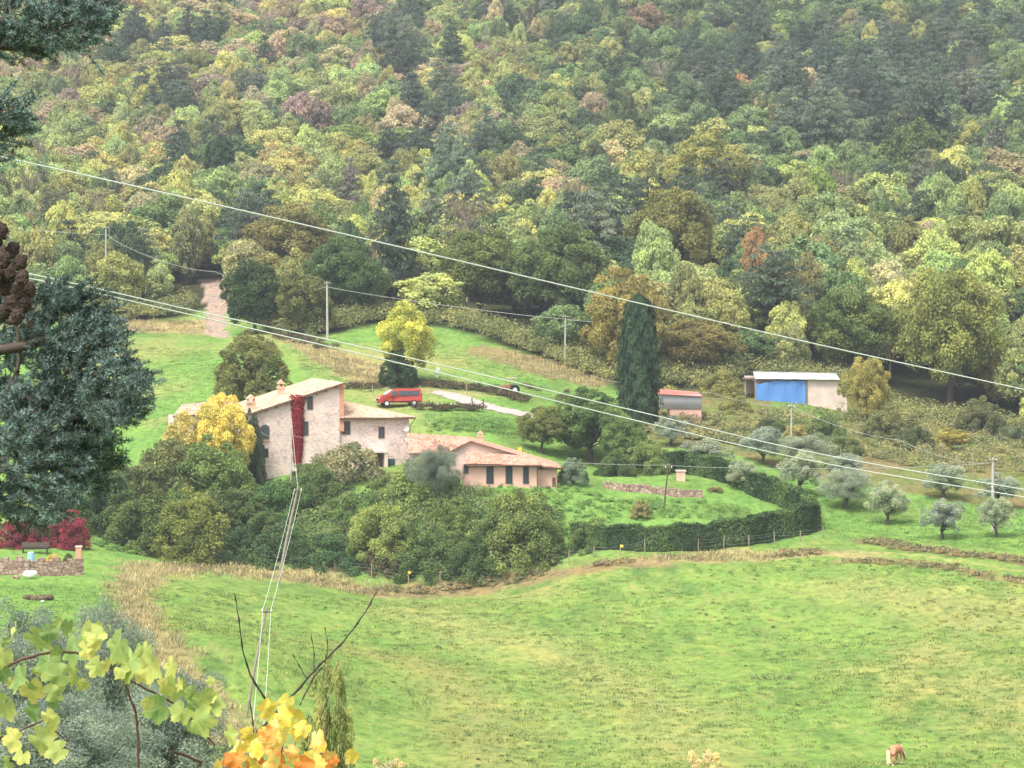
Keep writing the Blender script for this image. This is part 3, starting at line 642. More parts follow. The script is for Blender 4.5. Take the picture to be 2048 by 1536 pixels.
# farmhouse
fh = Fr('stone_farmhouse', 508, 952, 300, 14, 'two storey pinkish stone farmhouse with pale tiled roofs in the middle of the valley', 'house'); E = fh.e
xr = fh.x(679); ze = fh.z(826, 0, 508); zp = fh.z(770, 0, 682); DPT = 17
mb = MB(); mb.prism([(0, 0, -3), (xr, 0, -3), (xr, 0, zp-.1), (0, 0, ze-.1)], (0, DPT, 0)); wall = mb.build('wall', M['stone'], E)
sl_ = (zp-ze)/xr
def mz(x): return ze+sl_*x
A_ = lambda x, y, dz=0: (x, y, mz(x)+.12+dz)
rf = link('roof', roofmesh(A_(-.55, -.45), A_(-.55, DPT+.4), A_(xr+.35, DPT+.4), A_(xr+.35, -.45), M['tileold']), E)
mb = MB()   # rafter ends under the verge
for k in range(9):
    x_ = .2+k*xr/8.6; mb.box(x_, x_+.12, -.44, -.02, mz(x_)-.22, mz(x_)-.04)
mb.build('eave', M['trimwood'], rf)
rb = fh.at(682, 782, 0); mb = MB(); mb.box(xr+.003, xr+.5, .05, .75, rb.z-4.2, rb.z+.25); mb.box(xr-.05, xr+.62, -.05, .85, rb.z+.252, rb.z+.62); mb.build('chimney', M['brick'], E)
for (u_, v_, y_) in ((502, 795, 2.0), (562, 776, 8.5)):
    q = fh.at(u_, v_, y_); chimney(q.x, y_, mz(q.x)-.3, 2.0, .85 if y_ < 5 else .7, E)
window(fh, 620, 806, 9, 24, 0, E); window(fh, 611, 857, 9, 26, 0, E)
window(fh, 530, 866, 15, 24, 0, E, arch=True, sill='brick', label='arched window with brick sill', mull=False); window(fh, 530, 906, 11, 16, 0, E, glass='black')
# right wing
yw = .35; x2 = fh.x(818, yw, 870); zw = fh.z(837, yw, 740)
mb = MB(); mb.box(xr+.003, x2, yw, 7.2, -3, zw); mb.build('wing_wall', M['stone'], E)
zE = zw+.08; ap = fh.at(690, 801, 5.6); xa = xr+.02
link('wing_roof', roofmesh((xr+.01, yw-.55, zE), (x2+.55, yw-.55, zE), (xa+.9, 5.6, ap.z), (xa, 5.6, ap.z), M['tileold']), E)
link('wing_roof', roofmesh((x2+.55, yw-.55, zE), (x2+.55, 7.6, zE), (xa+.9, 5.6, ap.z), (xa+.88, 5.55, ap.z), M['tileold']), E)
mb = MB(); mb.tube([(xr+.1, yw-.62, zE-.06), (x2+.6, yw-.62, zE-.06)], .07, 6); mb.tube([(x2+.55, yw-.6, zE-.08), (x2+.1, yw-.1, zE-.9), (x2+.06, yw-.08, -2)], .05, 6); mb.build('gutter', M['trimwood'], E)
window(fh, 692, 856, 15, 24, yw, E); window(fh, 763, 865, 10, 21, yw, E)
q = fh.at(783, 928, yw); mb = MB(); mb.box(q.x-.36, q.x+.36, yw-.05, yw+.1, q.z-.7, q.z+.55); mb.build('door', plain('teal_door', (.03, .09, .10), .5, .2, 3), E)
for (u_, v_, r_) in ((812, 857, .30), (816, 876, .38)):   # dishes on the corner
    q = fh.at(u_, v_, yw-.35); mb = MB(); n = 14; c0 = Vector((q.x, q.y+.1, q.z))
    rim = [Vector((q.x+r_*cos(a), q.y-.06, q.z+r_*sin(a))) for a in np.linspace(0, 2*pi, n, endpoint=False)]
    for k in range(n): mb.poly([c0, rim[k], rim[(k+1) % n]]); mb.poly([c0+Vector((0, .03, 0)), rim[(k+1) % n]+Vector((0, .03, 0)), rim[k]+Vector((0, .03, 0))])
    mb.tube([c0, (q.x, yw+.02, q.z-.1)], .03, 5); tag(mb.build('satellite_dish', M['white'], E), 'round white dish')
# terrace block under the wing and its low wall
q0 = fh.at(735, 905, -1.2); q1 = fh.at(772, 905, -1.2); mb = MB(); mb.box(q0.x, q0.x+.35, -2.2, yw, -2.5, q0.z); mb.box(q1.x-.35, q1.x, -2.2, yw, -2.5, q0.z); mb.box(q0.x-.2, q1.x+.2, -2.3, yw-.003, q0.z+.003, q0.z+.2); mb.build('porch', M['plasterpale'], E)
# red creeper on the front wall
def creeper():
    rng = np.random.default_rng(5); q = fh.at(595, 850, 0); n = 5200; zt = fh.z(790, 0, 595); zb = fh.z(926, 0, 595); zz = rng.uniform(0, 1, n)**.9
    wd = np.interp(zz, [0, .06, .14, .3, .75, 1], [.95, .9, .66, .62, .56, .35]); th = rng.uniform(0, pi, n)
    c = np.stack([q.x+wd*np.cos(th)*rng.uniform(.7, 1.06, n), -.05-.36*np.sin(th)*rng.uniform(.75, 1.08, n)*(wd/.6), zt+(zb-zt)*zz], 1)+rng.normal(0, .05, (n, 3))*[1, .6, 1]
    V, F_ = leafquads(rng, c, np.stack([np.cos(th), -np.sin(th), np.full(n, .2)], 1)+rdir(rng, n)*.6, .15*rng.uniform(.7, 1.3, n), .8)
    e = empty('wall_creeper', fh.o, 'deep red creeper climbing in a column up the farmhouse front', 'climbing plant', rz=fh.rz)
    link('foliage', marr(V, F_, [leafmat('red_leaf', (.30, .035, .04), .2, .5, (1.3, 1.3, 1.2), (.7, .8, .9))], attrs={'rv': ('FLOAT', np.repeat(rng.random(n), 4))}), e)
    mb = MB(); mb.tube([(q.x, -.06, zb-1.5), (q.x+.1, -.08, zb+1), (q.x-.1, -.06, (zb+zt)/2), (q.x, -.06, zt-.3)], [.09, .08, .06, .03], 6); mb.build('stem', M['bark'], e)
creeper()
# low outbuilding seen left of the farmhouse behind the yellow tree
lb = Fr('low_outbuilding', 345, 868, 318, 14, 'low pale roofed outbuilding half hidden behind the yellow tree', 'outbuilding'); w_ = lb.x(480); zt = lb.z(832, 0, 345)
mb = MB(); mb.box(.3, w_, .3, 6, -1.5, zt-.1); mb.build('wall', M['stone'], lb.e)
link('roof', roofmesh((0, -.2, zt), (w_+.3, -.2, zt+.15), (w_+.3, 6.4, zt+1.6), (1.9, 6.4, zt+1.0), M['tileold']), lb.e)
# linking building with the orange roof
lk = Fr('linking_building', 822, 960, 296, 4, 'low building with orange tiled roof between farmhouse and salmon annex', 'outbuilding'); w_ = lk.x(940); ze2 = lk.z(907, 0, 830); zr2 = lk.z(866, 7, 830)
mb = MB(); mb.box(.02, w_, .1, 9, -2, ze2-.06); mb.build('wall', M['plasterpale'], lk.e)
link('roof', roofmesh((-.2, -.4, ze2), (w_+.5, -.4, ze2), (w_+.9, 7, zr2-.55), (-.2, 7, zr2), M['tileorange']), lk.e)
# salmon annex
an = Fr('salmon_annex', 926, 973, 288, 3, 'salmon plastered annex with tall dark openings and terracotta roof', 'annex'); E = an.e
xa_, xb_ = 0.0, an.x(1077); xc_, xd_ = an.x(1086, .9), an.x(1114, .9); zt1 = an.z(930, 0, 1000); gy = 4.0
gL, gA, gR = an.at(905, 903, gy), an.at(940, 882, gy), an.at(1124, 936, gy)
mb = MB(); mb.box(xa_, xb_, 0, gy-.003, -2, zt1); mb.build('wall', M['plaster'], E)
mb = MB(); mb.box(xb_+.003, xd_, .9, gy-.003, -2, an.z(939, .9, 1100)); mb.build('corner_wall', M['plaster'], E)
mb = MB(); sR = (gA.z-gR.z)/(gR.x-gA.x); xe = gR.x-.5; mb.prism([(gL.x, gy, -2), (xe, gy, -2), (xe, gy, gA.z-sR*(xe-gA.x)-.1), (gA.x, gy, gA.z-.1), (gL.x, gy, gL.z-.1)], (0, 9, 0)); mb.build('gable_wall', M['plasterpale'], E)
link('roof', roofmesh((gR.x, gy+9.3, gR.z), (gR.x, gy-.35, gR.z), (gA.x, gy-.35, gA.z), (gA.x, gy+9.3, gA.z), M['tileorange']), E)
link('roof', roofmesh((gL.x-.3, gy-.35, gL.z), (gL.x-.3, gy+9.3, gL.z), (gA.x, gy+9.3, gA.z+.01), (gA.x, gy-.35, gA.z+.01), M['tileorange']), E)
e0, e1 = an.at(932, 928, -.5), an.at(1083, 931, -.5); tl, tr_ = an.at(931, 903, gy-.02), an.at(1052, 911, gy-.02)
link('lean_to_roof', roofmesh(e0, e1, tr_, tl, M['tileorange'], amp=.06), E)
f0, f1 = an.at(1084, 933, .3), an.at(1122, 937, .3); link('lean_to_roof', roofmesh(f0, f1, (gR.x, gy-.1, gR.z+.02), (tr_.x, gy-.1, tr_.z-.05), M['tileorange'], amp=.06), E)
link('lean_to_roof', roofmesh(e1-Vector((.02, 0, .01)), f0, (tr_.x, gy-.1, tr_.z-.05), tr_, M['tileorange'], amp=.05), E)
for (u_, v0, v1, w_, g_) in ((980, 932, 967, 12, 'shutter'), (1018, 932, 967, 11, 'shutter'), (1052, 932, 967, 9, 'shutter')):
    a, b_ = an.at(u_-w_/2, v0), an.at(u_+w_/2, v1); mb = MB(); mb.box(a.x-.08, b_.x+.08, -.045, .05, b_.z-.02, a.z+.0); fm = mb.build('door', M['frame'], E)
    g = MB(); m_ = (a.x+b_.x)/2; g.box(a.x, m_-.02, -.075, -.048, b_.z, a.z-.06); g.box(m_+.02, b_.x, -.075, -.048, b_.z, a.z-.06); g.build('pane', M[g_], fm)
window(an, 932, 938, 7, 16, 0, E, glass='black', mull=False)
q = an.at(1108, 964, .9); mb = MB(); mb.box(q.x-.17, q.x+.17, .84, .95, q.z-.45, q.z+.45); tag(mb.build('door', M['trimwood'], E), 'small brown side door')
mb = MB(); mb.tube([(xb_-.12, -.08, -.3), (xb_-.12, -.08, zt1-.1)], .05, 6); mb.tube([(e0.x, -.58, zt1-.02), (xb_+.1, -.58, zt1-.05)], .06, 6); mb.build('downpipe', M['trimwood'], E)
chimney(*(lambda q: (q.x, q.y, q.z-.3))(an.at(961, 884, gy+2)), 1.35, .6, E)
# low pale wall and yellow bench behind the annex
a, b_ = onD(960, 309), onD(1045, 309)
def wallrun(name, px, hgt, thick, mat, label, cat, group=None, pts=None, jit=.12, sink=.5):
    pts = pts or Gs(px); V, F_ = [], []; dense = []
    for p, q in zip(pts[:-1], pts[1:]):
        n = max(1, int((q-p).length/.6))
        for k in range(n): dense.append(p.lerp(q, k/n))
    dense.append(pts[-1]); mb = MB(); N_ = len(dense)
    for k in range(N_-1):
        p, q = dense[k], dense[k+1]; d = (q-p).normalized(); o = Vector((-d.y, d.x, 0))*thick/2; g0 = min(h(p.x, p.y), h(q.x, q.y))
        i = len(mb.v); hh = hgt*(1+R.uniform(-jit, jit))
        for pp in (p, q):
            for s_ in (-1, 1): mb.v.append(tuple((pp+o*s_).xy)+(g0-sink,)); mb.v.append(tuple((pp+o*s_).xy)+(g0+hh,))
        for f in ((0, 4, 5, 1), (2, 3, 7, 6), (1, 5, 7, 3), (0, 1, 3, 2), (4, 6, 7, 5)): mb.f.append(tuple(i+j for j in f)); mb.m.append(0)
    return tag(mb.build(name, mat), label, cat, group)
wallrun('low_wall', None, .35, .3, M['plasterpale'], 'low pale wall behind the chimney of the salmon annex', 'wall', pts=[a, b_], jit=.02)
# white roofed shed with the blue tarpaulin
sh = Fr('farm_shed', 1512, 808, 360, -2, 'low shed with white sheet roof and blue tarpaulin front at the forest edge', 'shed'); E = sh.e
x1, x2_, x3 = sh.x(1512), sh.x(1612), sh.x(1676); ztf = sh.z(757, 0, 1600); ztb = sh.z(743, 6, 1600)
mb = MB(); mb.box(x2_+.2, x3, .02, .25, -1, ztf-.15); mb.box(x3-.2, x3, .25, 6, -1, ztf-.16); mb.box(x1-1.2, x3-.2, 5.8, 6, -1, ztf+.2)
mb.prism([(x3+.003, .05, -1), (sh.x(1694), .05, -1), (sh.x(1694), .05, sh.z(797, 0, 1690)), (sh.x(1672), .05, sh.z(778, 0, 1680))], (0, .2, 0)); tag(mb.build('wall', M['plasterpale'], E), 'pinkish plastered wall')
mb = MB(); V = []
roofw = plain('white_sheet', (.62, .60, .57), .7, .2, .8)
mb.prism([(x1-.1, -.5, ztf), (x3+.2, -.5, ztf-.12), (x3+.2, -.5, ztf-.02), (x1-.1, -.5, ztf+.1)], (0, 0, 0.001)) if False else None
n = 60
for k in range(n+1):
    x_ = x1-.1+(x3+.3-x1)*k/n; wv = .02*(k % 2)-.05*k/n*2+.012*sin(k*.5)
    V += [(x_, -.5, ztf+wv), (x_, 6.3, ztb+wv-.1*k/n), (x_, -.5, ztf+wv-.05), (x_, 6.3, ztb+wv-.15)]
F_ = []
for k in range(n): a = 4*k; F_ += [(a, a+4, a+5, a+1), (a+2, a+3, a+7, a+6), (a, a+2, a+6, a+4), (a+1, a+5, a+7, a+3)]
F_ += [(0, 1, 3, 2), (4*n, 4*n+2, 4*n+3, 4*n+1)]; link('roof', marr(V, F_, [roofw]), E)
mb = MB(); mb.box(x1-1.6, x1-.12, -.3, 6.2, ztf-.18, ztf-.06); tag(mb.build('roof', M['darkwood'], E), 'dark lean-to edge')
for x_ in (x1-1.35, x1-.1, x2_+.1): mb = MB(); mb.box(x_-.07, x_+.07, -.1, .04, -.8, ztf-.19); mb.build('post', M['wood'], E)
n, m_ = 70, 20; V = []
for j in range(m_+1):
    for k in range(n+1):
        x_ = x1+.02+(x2_-x1-.05)*k/n; top = ztf-.2-.45*max(0, 1-k/n*3.2)**.6-.1*abs(sin(k*.25)); z_ = -.5+(top+.5)*j/m_
        V.append((x_, -.16+.05*sin(k*.31+j*.05)+.03*sin(k*.17-j*.22)+.02*sin(k*1.1)*(j/m_), z_))
F_ = [(j*(n+1)+k, j*(n+1)+k+1, (j+1)*(n+1)+k+1, (j+1)*(n+1)+k) for j in range(m_) for k in range(n)]
tp = link('tarpaulin', marr(V, F_, [plain('blue_tarpaulin', (.09, .23, .55), .6, .07, .5, spec=.4)], smooth=True), E); md = tp.modifiers.new('s', 'SOLIDIFY'); md.thickness = .02
# small hut with the red roof
hu = Fr('small_hut', 1322, 842, 343, 2, 'small hut with red roof and grey sheet upper wall beside the tall cypress', 'hut'); E = hu.e; w_ = hu.x(1403); zr_ = hu.z(788, 0, 1360)
mb = MB(); mb.box(hu.x(1340), w_, 0, 4, -1.2, hu.z(819, 0)-.003); tag(mb.build('lower_wall', plain('pink_render', (.68, .42, .34), .9, .12, 2), E), 'pinkish rendered lower wall')
n = 70; V = []; z0_, z1_ = hu.z(819, 0), zr_-.05
for k in range(n+1):
    x_ = w_*k/n; V += [(x_, -.05-.03*(k % 2), z0_), (x_, -.05-.03*(k % 2), z1_), (x_, 3.8, z0_), (x_, 3.8, z1_)]
F_ = [];
for k in range(n): a = 4*k; F_ += [(a, a+4, a+5, a+1), (a+2, a+3, a+7, a+6), (a, a+2, a+6, a+4)]
F_ += [(0, 1, 3, 2), (4*n, 4*n+2, 4*n+3, 4*n+1)]
tag(link('upper_wall', marr(V, F_, [plain('grey_sheet', (.62, .62, .68), .95, .12, .5)]), E), 'weathered grey corrugated sheet')
link('roof', roofmesh((-.4, -.35, zr_), (w_+.15, -.35, zr_-.3), (w_-.1, 3.2, zr_+.1), (-.4, 3.2, zr_+.55), plain('red_sheet', (.52, .17, .13), .7, .2, 1.5), amp=.03, per=.3, thick=.08), E)

# ------------------------------------------------------------------ hedge, walls, fences
def hedge():
    pts = Gs([(1150, 1092), (1200, 1100), (1290, 1104), (1400, 1102), (1480, 1092), (1560, 1080), (1610, 1066)])+[onD(1626, 285), onD(1612, 290), onD(1570, 293.5), onD(1500, 298), onD(1440, 303), onD(1370, 308), onD(1300, 311)]
    hts = np.interp(np.linspace(0, 1, len(pts)), [0, .15, .5, .62, 1], [2.0, 2.2, 2.7, 2.3, 2.0]); rng = np.random.default_rng(9); CC, NN = [], []
    mb = MB(); seg = np.cumsum([0]+[(b_-a).length for a, b_ in zip(pts[:-1], pts[1:])]); Lh = seg[-1]; W2 = .75
    px_, py_ = [p.x for p in pts], [p.y for p in pts]
    n = 95000; s_ = rng.uniform(0, Lh, n); x = np.interp(s_, seg, px_); y = np.interp(s_, seg, py_); x_b = np.interp(s_+.1, seg, px_)-np.interp(s_-.1, seg, px_); y_b = np.interp(s_+.1, seg, py_)-np.interp(s_-.1, seg, py_); q = np.hypot(x_b, y_b)+1e-9
    ox, oy = -y_b/q, x_b/q; gz = H(x, y); ht = np.interp(s_, seg, hts)*(1+.05*np.sin(s_*1.3)+.04*np.sin(s_*3.1)+.03*rng.normal(size=n))
    face = rng.random(n); side = np.where(face < .33, -1, np.where(face < .66, 1, 0)); bulge = 1+.12*np.sin(s_*2.3)+.08*np.sin(s_*5.7)
    off = np.where(side == 0, rng.uniform(-1, 1, n), side*rng.uniform(.82, 1.06, n))*W2*bulge; zz = np.where(side == 0, 1+rng.normal(0, .02, n), rng.random(n))*ht
    off *= np.where(side == 0, 1, 1-.18*(zz/ht)**6)
    c = np.stack([x+ox*off, y+oy*off, gz+zz], 1); nr = np.stack([ox*side, oy*side, np.where(side == 0, 1, .15)], 1)+rdir(rng, n)*.8
    V, F_ = leafquads(rng, c, nr, .17*rng.uniform(.6, 1.4, n), .6)
    rv = np.clip(.40+.25*np.sin(s_*.9)+rng.normal(0, .25, n)+.15*(side == 0), 0, 1)  # random leaf tone, plus a highlight painted into the leaves on top
    e = empty('clipped_hedge', (pts[0].x, pts[0].y, pts[0].z), 'long dark green clipped hedge curving round the garden bank', 'hedge')
    V = V-np.array(pts[0]); link('foliage', marr(V, F_, [leafmat('hedge_leaf', (.075, .13, .055), .15, .6, (2.3, 1.9, 1.2), (.7, .8, .9), .12)], attrs={'rv': ('FLOAT', np.repeat(rv, 4))}), e)
    o0 = Vector(pts[0]); mb = MB()
    for k in range(int(Lh/.9)):   # stems inside
        sx = k*.9; xx, yy = np.interp(sx, seg, px_), np.interp(sx, seg, py_); b0 = Vector((xx, yy, h(xx, yy)-.1))-o0; mb.tube([b0, b0+Vector((R.uniform(-.1, .1), R.uniform(-.1, .1), 1.7))], [.05, .02], 5)
    mb.build('stem', M['bark'], e)
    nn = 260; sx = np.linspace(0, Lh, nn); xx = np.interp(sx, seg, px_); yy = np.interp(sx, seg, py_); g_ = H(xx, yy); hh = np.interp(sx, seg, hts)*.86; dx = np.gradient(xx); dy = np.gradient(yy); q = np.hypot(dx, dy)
    VV = [];   # dark core sheet: shade between the leaves put into its colour
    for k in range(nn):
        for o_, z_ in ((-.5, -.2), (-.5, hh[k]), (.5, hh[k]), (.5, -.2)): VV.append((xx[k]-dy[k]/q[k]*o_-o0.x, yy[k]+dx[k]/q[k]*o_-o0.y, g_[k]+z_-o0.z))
    FF = [(4*k+j, 4*k+4+j, 4*k+5+j, 4*k+1+j) for k in range(nn-1) for j in range(3)]; link('shade_core', marr(VV, FF, [plain('hedge_shade', (.025, .035, .018), .95, .5, 6)]), e)
hedge()
wallrun('dry_stone_wall', [(1208, 978), (1260, 984), (1330, 990), (1405, 997)], .75, .5, M['drystone'], 'reddish brick and stone retaining wall on the grassy bank beside the annex', 'wall')
wallrun('garden_wall', [(-40, 1152), (60, 1152), (166, 1150)], 1.35, .5, M['drystone'], 'pinkish rubble wall below the red bushes in the left garden', 'wall', jit=.18)
def block(name, u, v, D, w, hh, mat, label, cat, cap=None):
    g = onD(u, D); e = empty(name, g, label, cat); mb = MB(); mb.box(-w/2, w/2, -w/2, w/2, -.3, hh); mb.build('body', mat, e)
    mb = MB(); mb.box(-w*.6, w*.6, -w*.6, w*.6, hh+.002, hh+.12); mb.build('cap', cap or M['plasterpale'], e); return e
block('masonry_pillar', 1362, 975, 301, .9, .95, M['plaster'], 'short pinkish masonry block beside the upper end of the hedge', 'pillar')
def postline(px, hpx, name, labf, group, mat='wood', r=.055, wires=0, D=None):
    pts = Gs([(u, v) for u, v in px]) if D is None else [onD(u, d) for (u, v), d in zip(px, D)]; tops = []
    for k, p in enumerate(pts):
        hh = (hpx[k] if hasattr(hpx, '__len__') else hpx)/ppm(p.y)*R.uniform(.9, 1.1); mb = MB(); tx, ty = R.uniform(-.08, .08), R.uniform(-.05, .05)
        mb.tube([(0, 0, -.3), (tx*.5, ty*.5, hh*.5), (tx, ty, hh)], [r, r*.95, r*.8], 7); o = mb.build(name, M[mat]); o.location = p
        tag(o, labf(k, len(pts)), 'fence post', group); tops.append(p+Vector((tx, ty, hh*.9)))
    return pts, tops
fp = [(380, 1112), (453, 1122), (528, 1132), (600, 1140), (670, 1150), (743, 1162), (818, 1168), (880, 1168), (936, 1160), (988, 1152), (1037, 1146), (1087, 1138), (1138, 1132), (1187, 1116), (1240, 1112), (1290, 1106), (1343, 1106), (1396, 1106), (1447, 1102), (1498, 1098), (1549, 1090), (1600, 1084), (1646, 1078)]
pts, tops = postline(fp, [32, 24, 26, 22, 26, 30, 30, 26, 24, 26, 26, 22, 34, 24, 22, 26, 30, 26, 30, 26, 28, 24, 22], 'fence_post', lambda k, n: 'weathered wooden fence post below thicket and hedge, %s of that row' % ordinal(k, n), 'fence posts along the thicket and hedge')
mb = MB()
for z_ in (.35, .75, 1.0):
    for a, b_ in zip(tops[:-1], tops[1:]): mb.tube([a-Vector((0, 0, 1.05-z_)), (a+b_)/2-Vector((0, 0, 1.12-z_)), b_-Vector((0, 0, 1.05-z_))], .005, 4)
tag(mb.build('fence_wire', M['wiredim']), 'thin wire strands strung along the wooden fence posts', 'fence')
for k, (i, off) in enumerate(((6, 3), (14, 2))):
    p = tops[i]; mb = MB(); mb.box(-.14, .14, -.02, .02, -.12, .12); mb.box(-.10, .10, -.028, -.021, -.08, .08); o = mb.build('tag_plate', M['yellow']); o.location = p+Vector((.12, -.09, -.05)); tag(o, 'small yellow plate on the fence ' + ('below the thicket' if k == 0 else 'where the hedge begins'), 'sign')
postline([(840, 792), (933, 793), (745, 790), (778, 752)], [22, 26, 20, 22], 'fence_post', lambda k, n: ['pale stake just behind the red van', 'pale stake on the far side of the gravel track', 'thin stake in the grass left of the red van', 'pale stake below the small dark bush'][k], None, r=.06)
postline([(945, 813), (966, 817)], [15, 17], 'bollard', lambda k, n: ['short dark post on the edge of the track, left one', 'short dark post on the edge of the track, right one'][k], None, 'darkwood', .09)
pts, tops = postline([(1800, 925), (1855, 928), (1885, 915), (1916, 945), (1946, 968), (1682, 915), (1710, 905)], [34, 28, 26, 36, 52, 22, 24], 'fence_post', lambda k, n: 'pale stake at the upper edge of the olive grove, %s' % ['fifth from right', 'fourth from right', 'third from right', 'second from right', 'rightmost and tallest', 'leftmost', 'second from left'][k], None, r=.06)
# garden corner on the left
g = G(70, 1108); e = empty('garden_bench', g, 'dark wooden garden bench under the red bushes', 'bench'); mb = MB(); mb.box(-1.3, 1.3, -.25, .25, .42, .5); mb.build('seat', M['black'], e)
mb = MB(); mb.box(-1.3, 1.3, .27, .33, .52, 1.0); mb.build('backrest', M['darkwood'], e)
for sx in (-1.1, 1.1):
    for sy in (-.2, .2): mb = MB(); mb.box(sx-.05, sx+.05, sy-.05, sy+.05, -.1, .415); mb.build('leg', M['darkwood'], e)
g = G(62, 1135); e = empty('blue_barrel', g, 'small pale blue barrel behind the rubble wall', 'barrel'); mb = MB(); mb.tube([(0, 0, 0), (0, 0, .2), (0, 0, 1.2), (0, 0, 1.75)], [.30, .34, .34, .31], 14); e.scale = (.9, .9, .72); mb.build('body', plain('blue_plastic', (.30, .55, .80), .5, .1, 2), e); mb = MB(); mb.tube([(0, 0, 1.752), (0, 0, 1.80)], .33, 14); mb.build('lid', M['white'], e)
g = G(160, 1140); block('brick_post', 156, 1120, g.y+2, .5, 1.9, M['brick'], 'orange brick post right of the red bushes', 'post')
def rockpile(name, u, v, w, hh, mat, label, cat, n=14):
    g = G(u, v); mb = MB()
    for k in range(n):
        a = R.uniform(0, 2*pi); q = R.random()**.6*w/2; s_ = R.uniform(.12, .3)*hh/.5; mb.ball((q*cos(a), q*sin(a)*.6, R.uniform(0, hh*.6)*(1-q/w)), (s_, s_*.8, s_*.6), 7, 5, 0, .15)
    o = mb.build(name, mat); o.location = g; return tag(o, label, cat)
rockpile('earth_mound', 80, 1200, 2.3, .6, plain('dark_soil', (.13, .09, .06), .95, .4, 3), 'brown earth mound on the lawn below the rubble wall', 'earth mound', 40)
rockpile('white_stone', 86, 1206, .25, .35, M['white'], 'white stone lying on the brown earth mound', 'stone', 3)
def sack(u, v, label, w=.9, hh=.55):
    g = G(u, v); mb = MB(); mb.ball((0, 0, hh*.45), (w*.5, w*.35, hh*.5), 12, 8, 0, .08); mb.ball((w*.4, 0, hh*.6), (w*.25, w*.2, hh*.35), 10, 6, 0, .1); o = mb.build('white_sack', M['white'], smooth=True); o.location = g; tag(o, label, 'sack')
sack(58, 1158, 'white sack lying at the foot of the rubble wall', 1.1, .7)
rockpile('rubble_heap', 33, 1160, 1.2, .3, M['drystone'], 'small heap of stones left of the white sack', 'stones', 10)
rockpile('fallen_branches', 1540, 1362, 3.0, .15, M['darkwood'], 'dark heap of fallen branches in the middle of the right pasture', 'branches', 6)
mb = MB()
for k in range(45):
    a = R.uniform(0, 2*pi); p = Vector((R.uniform(-1.5, 1.5), R.uniform(-.5, .5), .05)); mb.tube([p, p+Vector((cos(a)*.3, sin(a)*.2, .2)), p+Vector((cos(a)*.55, sin(a)*.3, .4))], [.02, .012, .005], 4)
o = mb.build('brushwood', M['darkwood']); o.location = G(1540, 1360); tag(o, 'thin dark brushwood sticking up from the heap in the right pasture', 'branches')
g = G(290, 662); e = empty('wooden_bench', g, 'pale bench at the top of the bright left meadow', 'bench'); mb = MB(); mb.box(-1.1, 1.1, -.25, .25, .45, .55); mb.build('seat', M['wood'], e)
for sx in (-.9, .9): mb = MB(); mb.box(sx-.08, sx+.08, -.2, .2, -.1, .447); mb.build('leg', M['wood'], e)
# white wrapped sapling by the track
g = G(874, 757); e = empty('wrapped_sapling', g, 'sapling wrapped in white fleece beside the dark hedge above the van', 'wrapped plant'); mb = MB(); mb.tube([(0, 0, 0), (.05, 0, .35), (.12, 0, .75), (.2, 0, 1.05), (.22, 0, 1.25)], [.16, .30, .34, .2, .05], 10); mb.build('fleece', M['white'], e, True); mb = MB(); mb.tube([(0, 0, -.3), (.02, 0, .1)], .04, 6); mb.build('trunk', M['bark'], e)

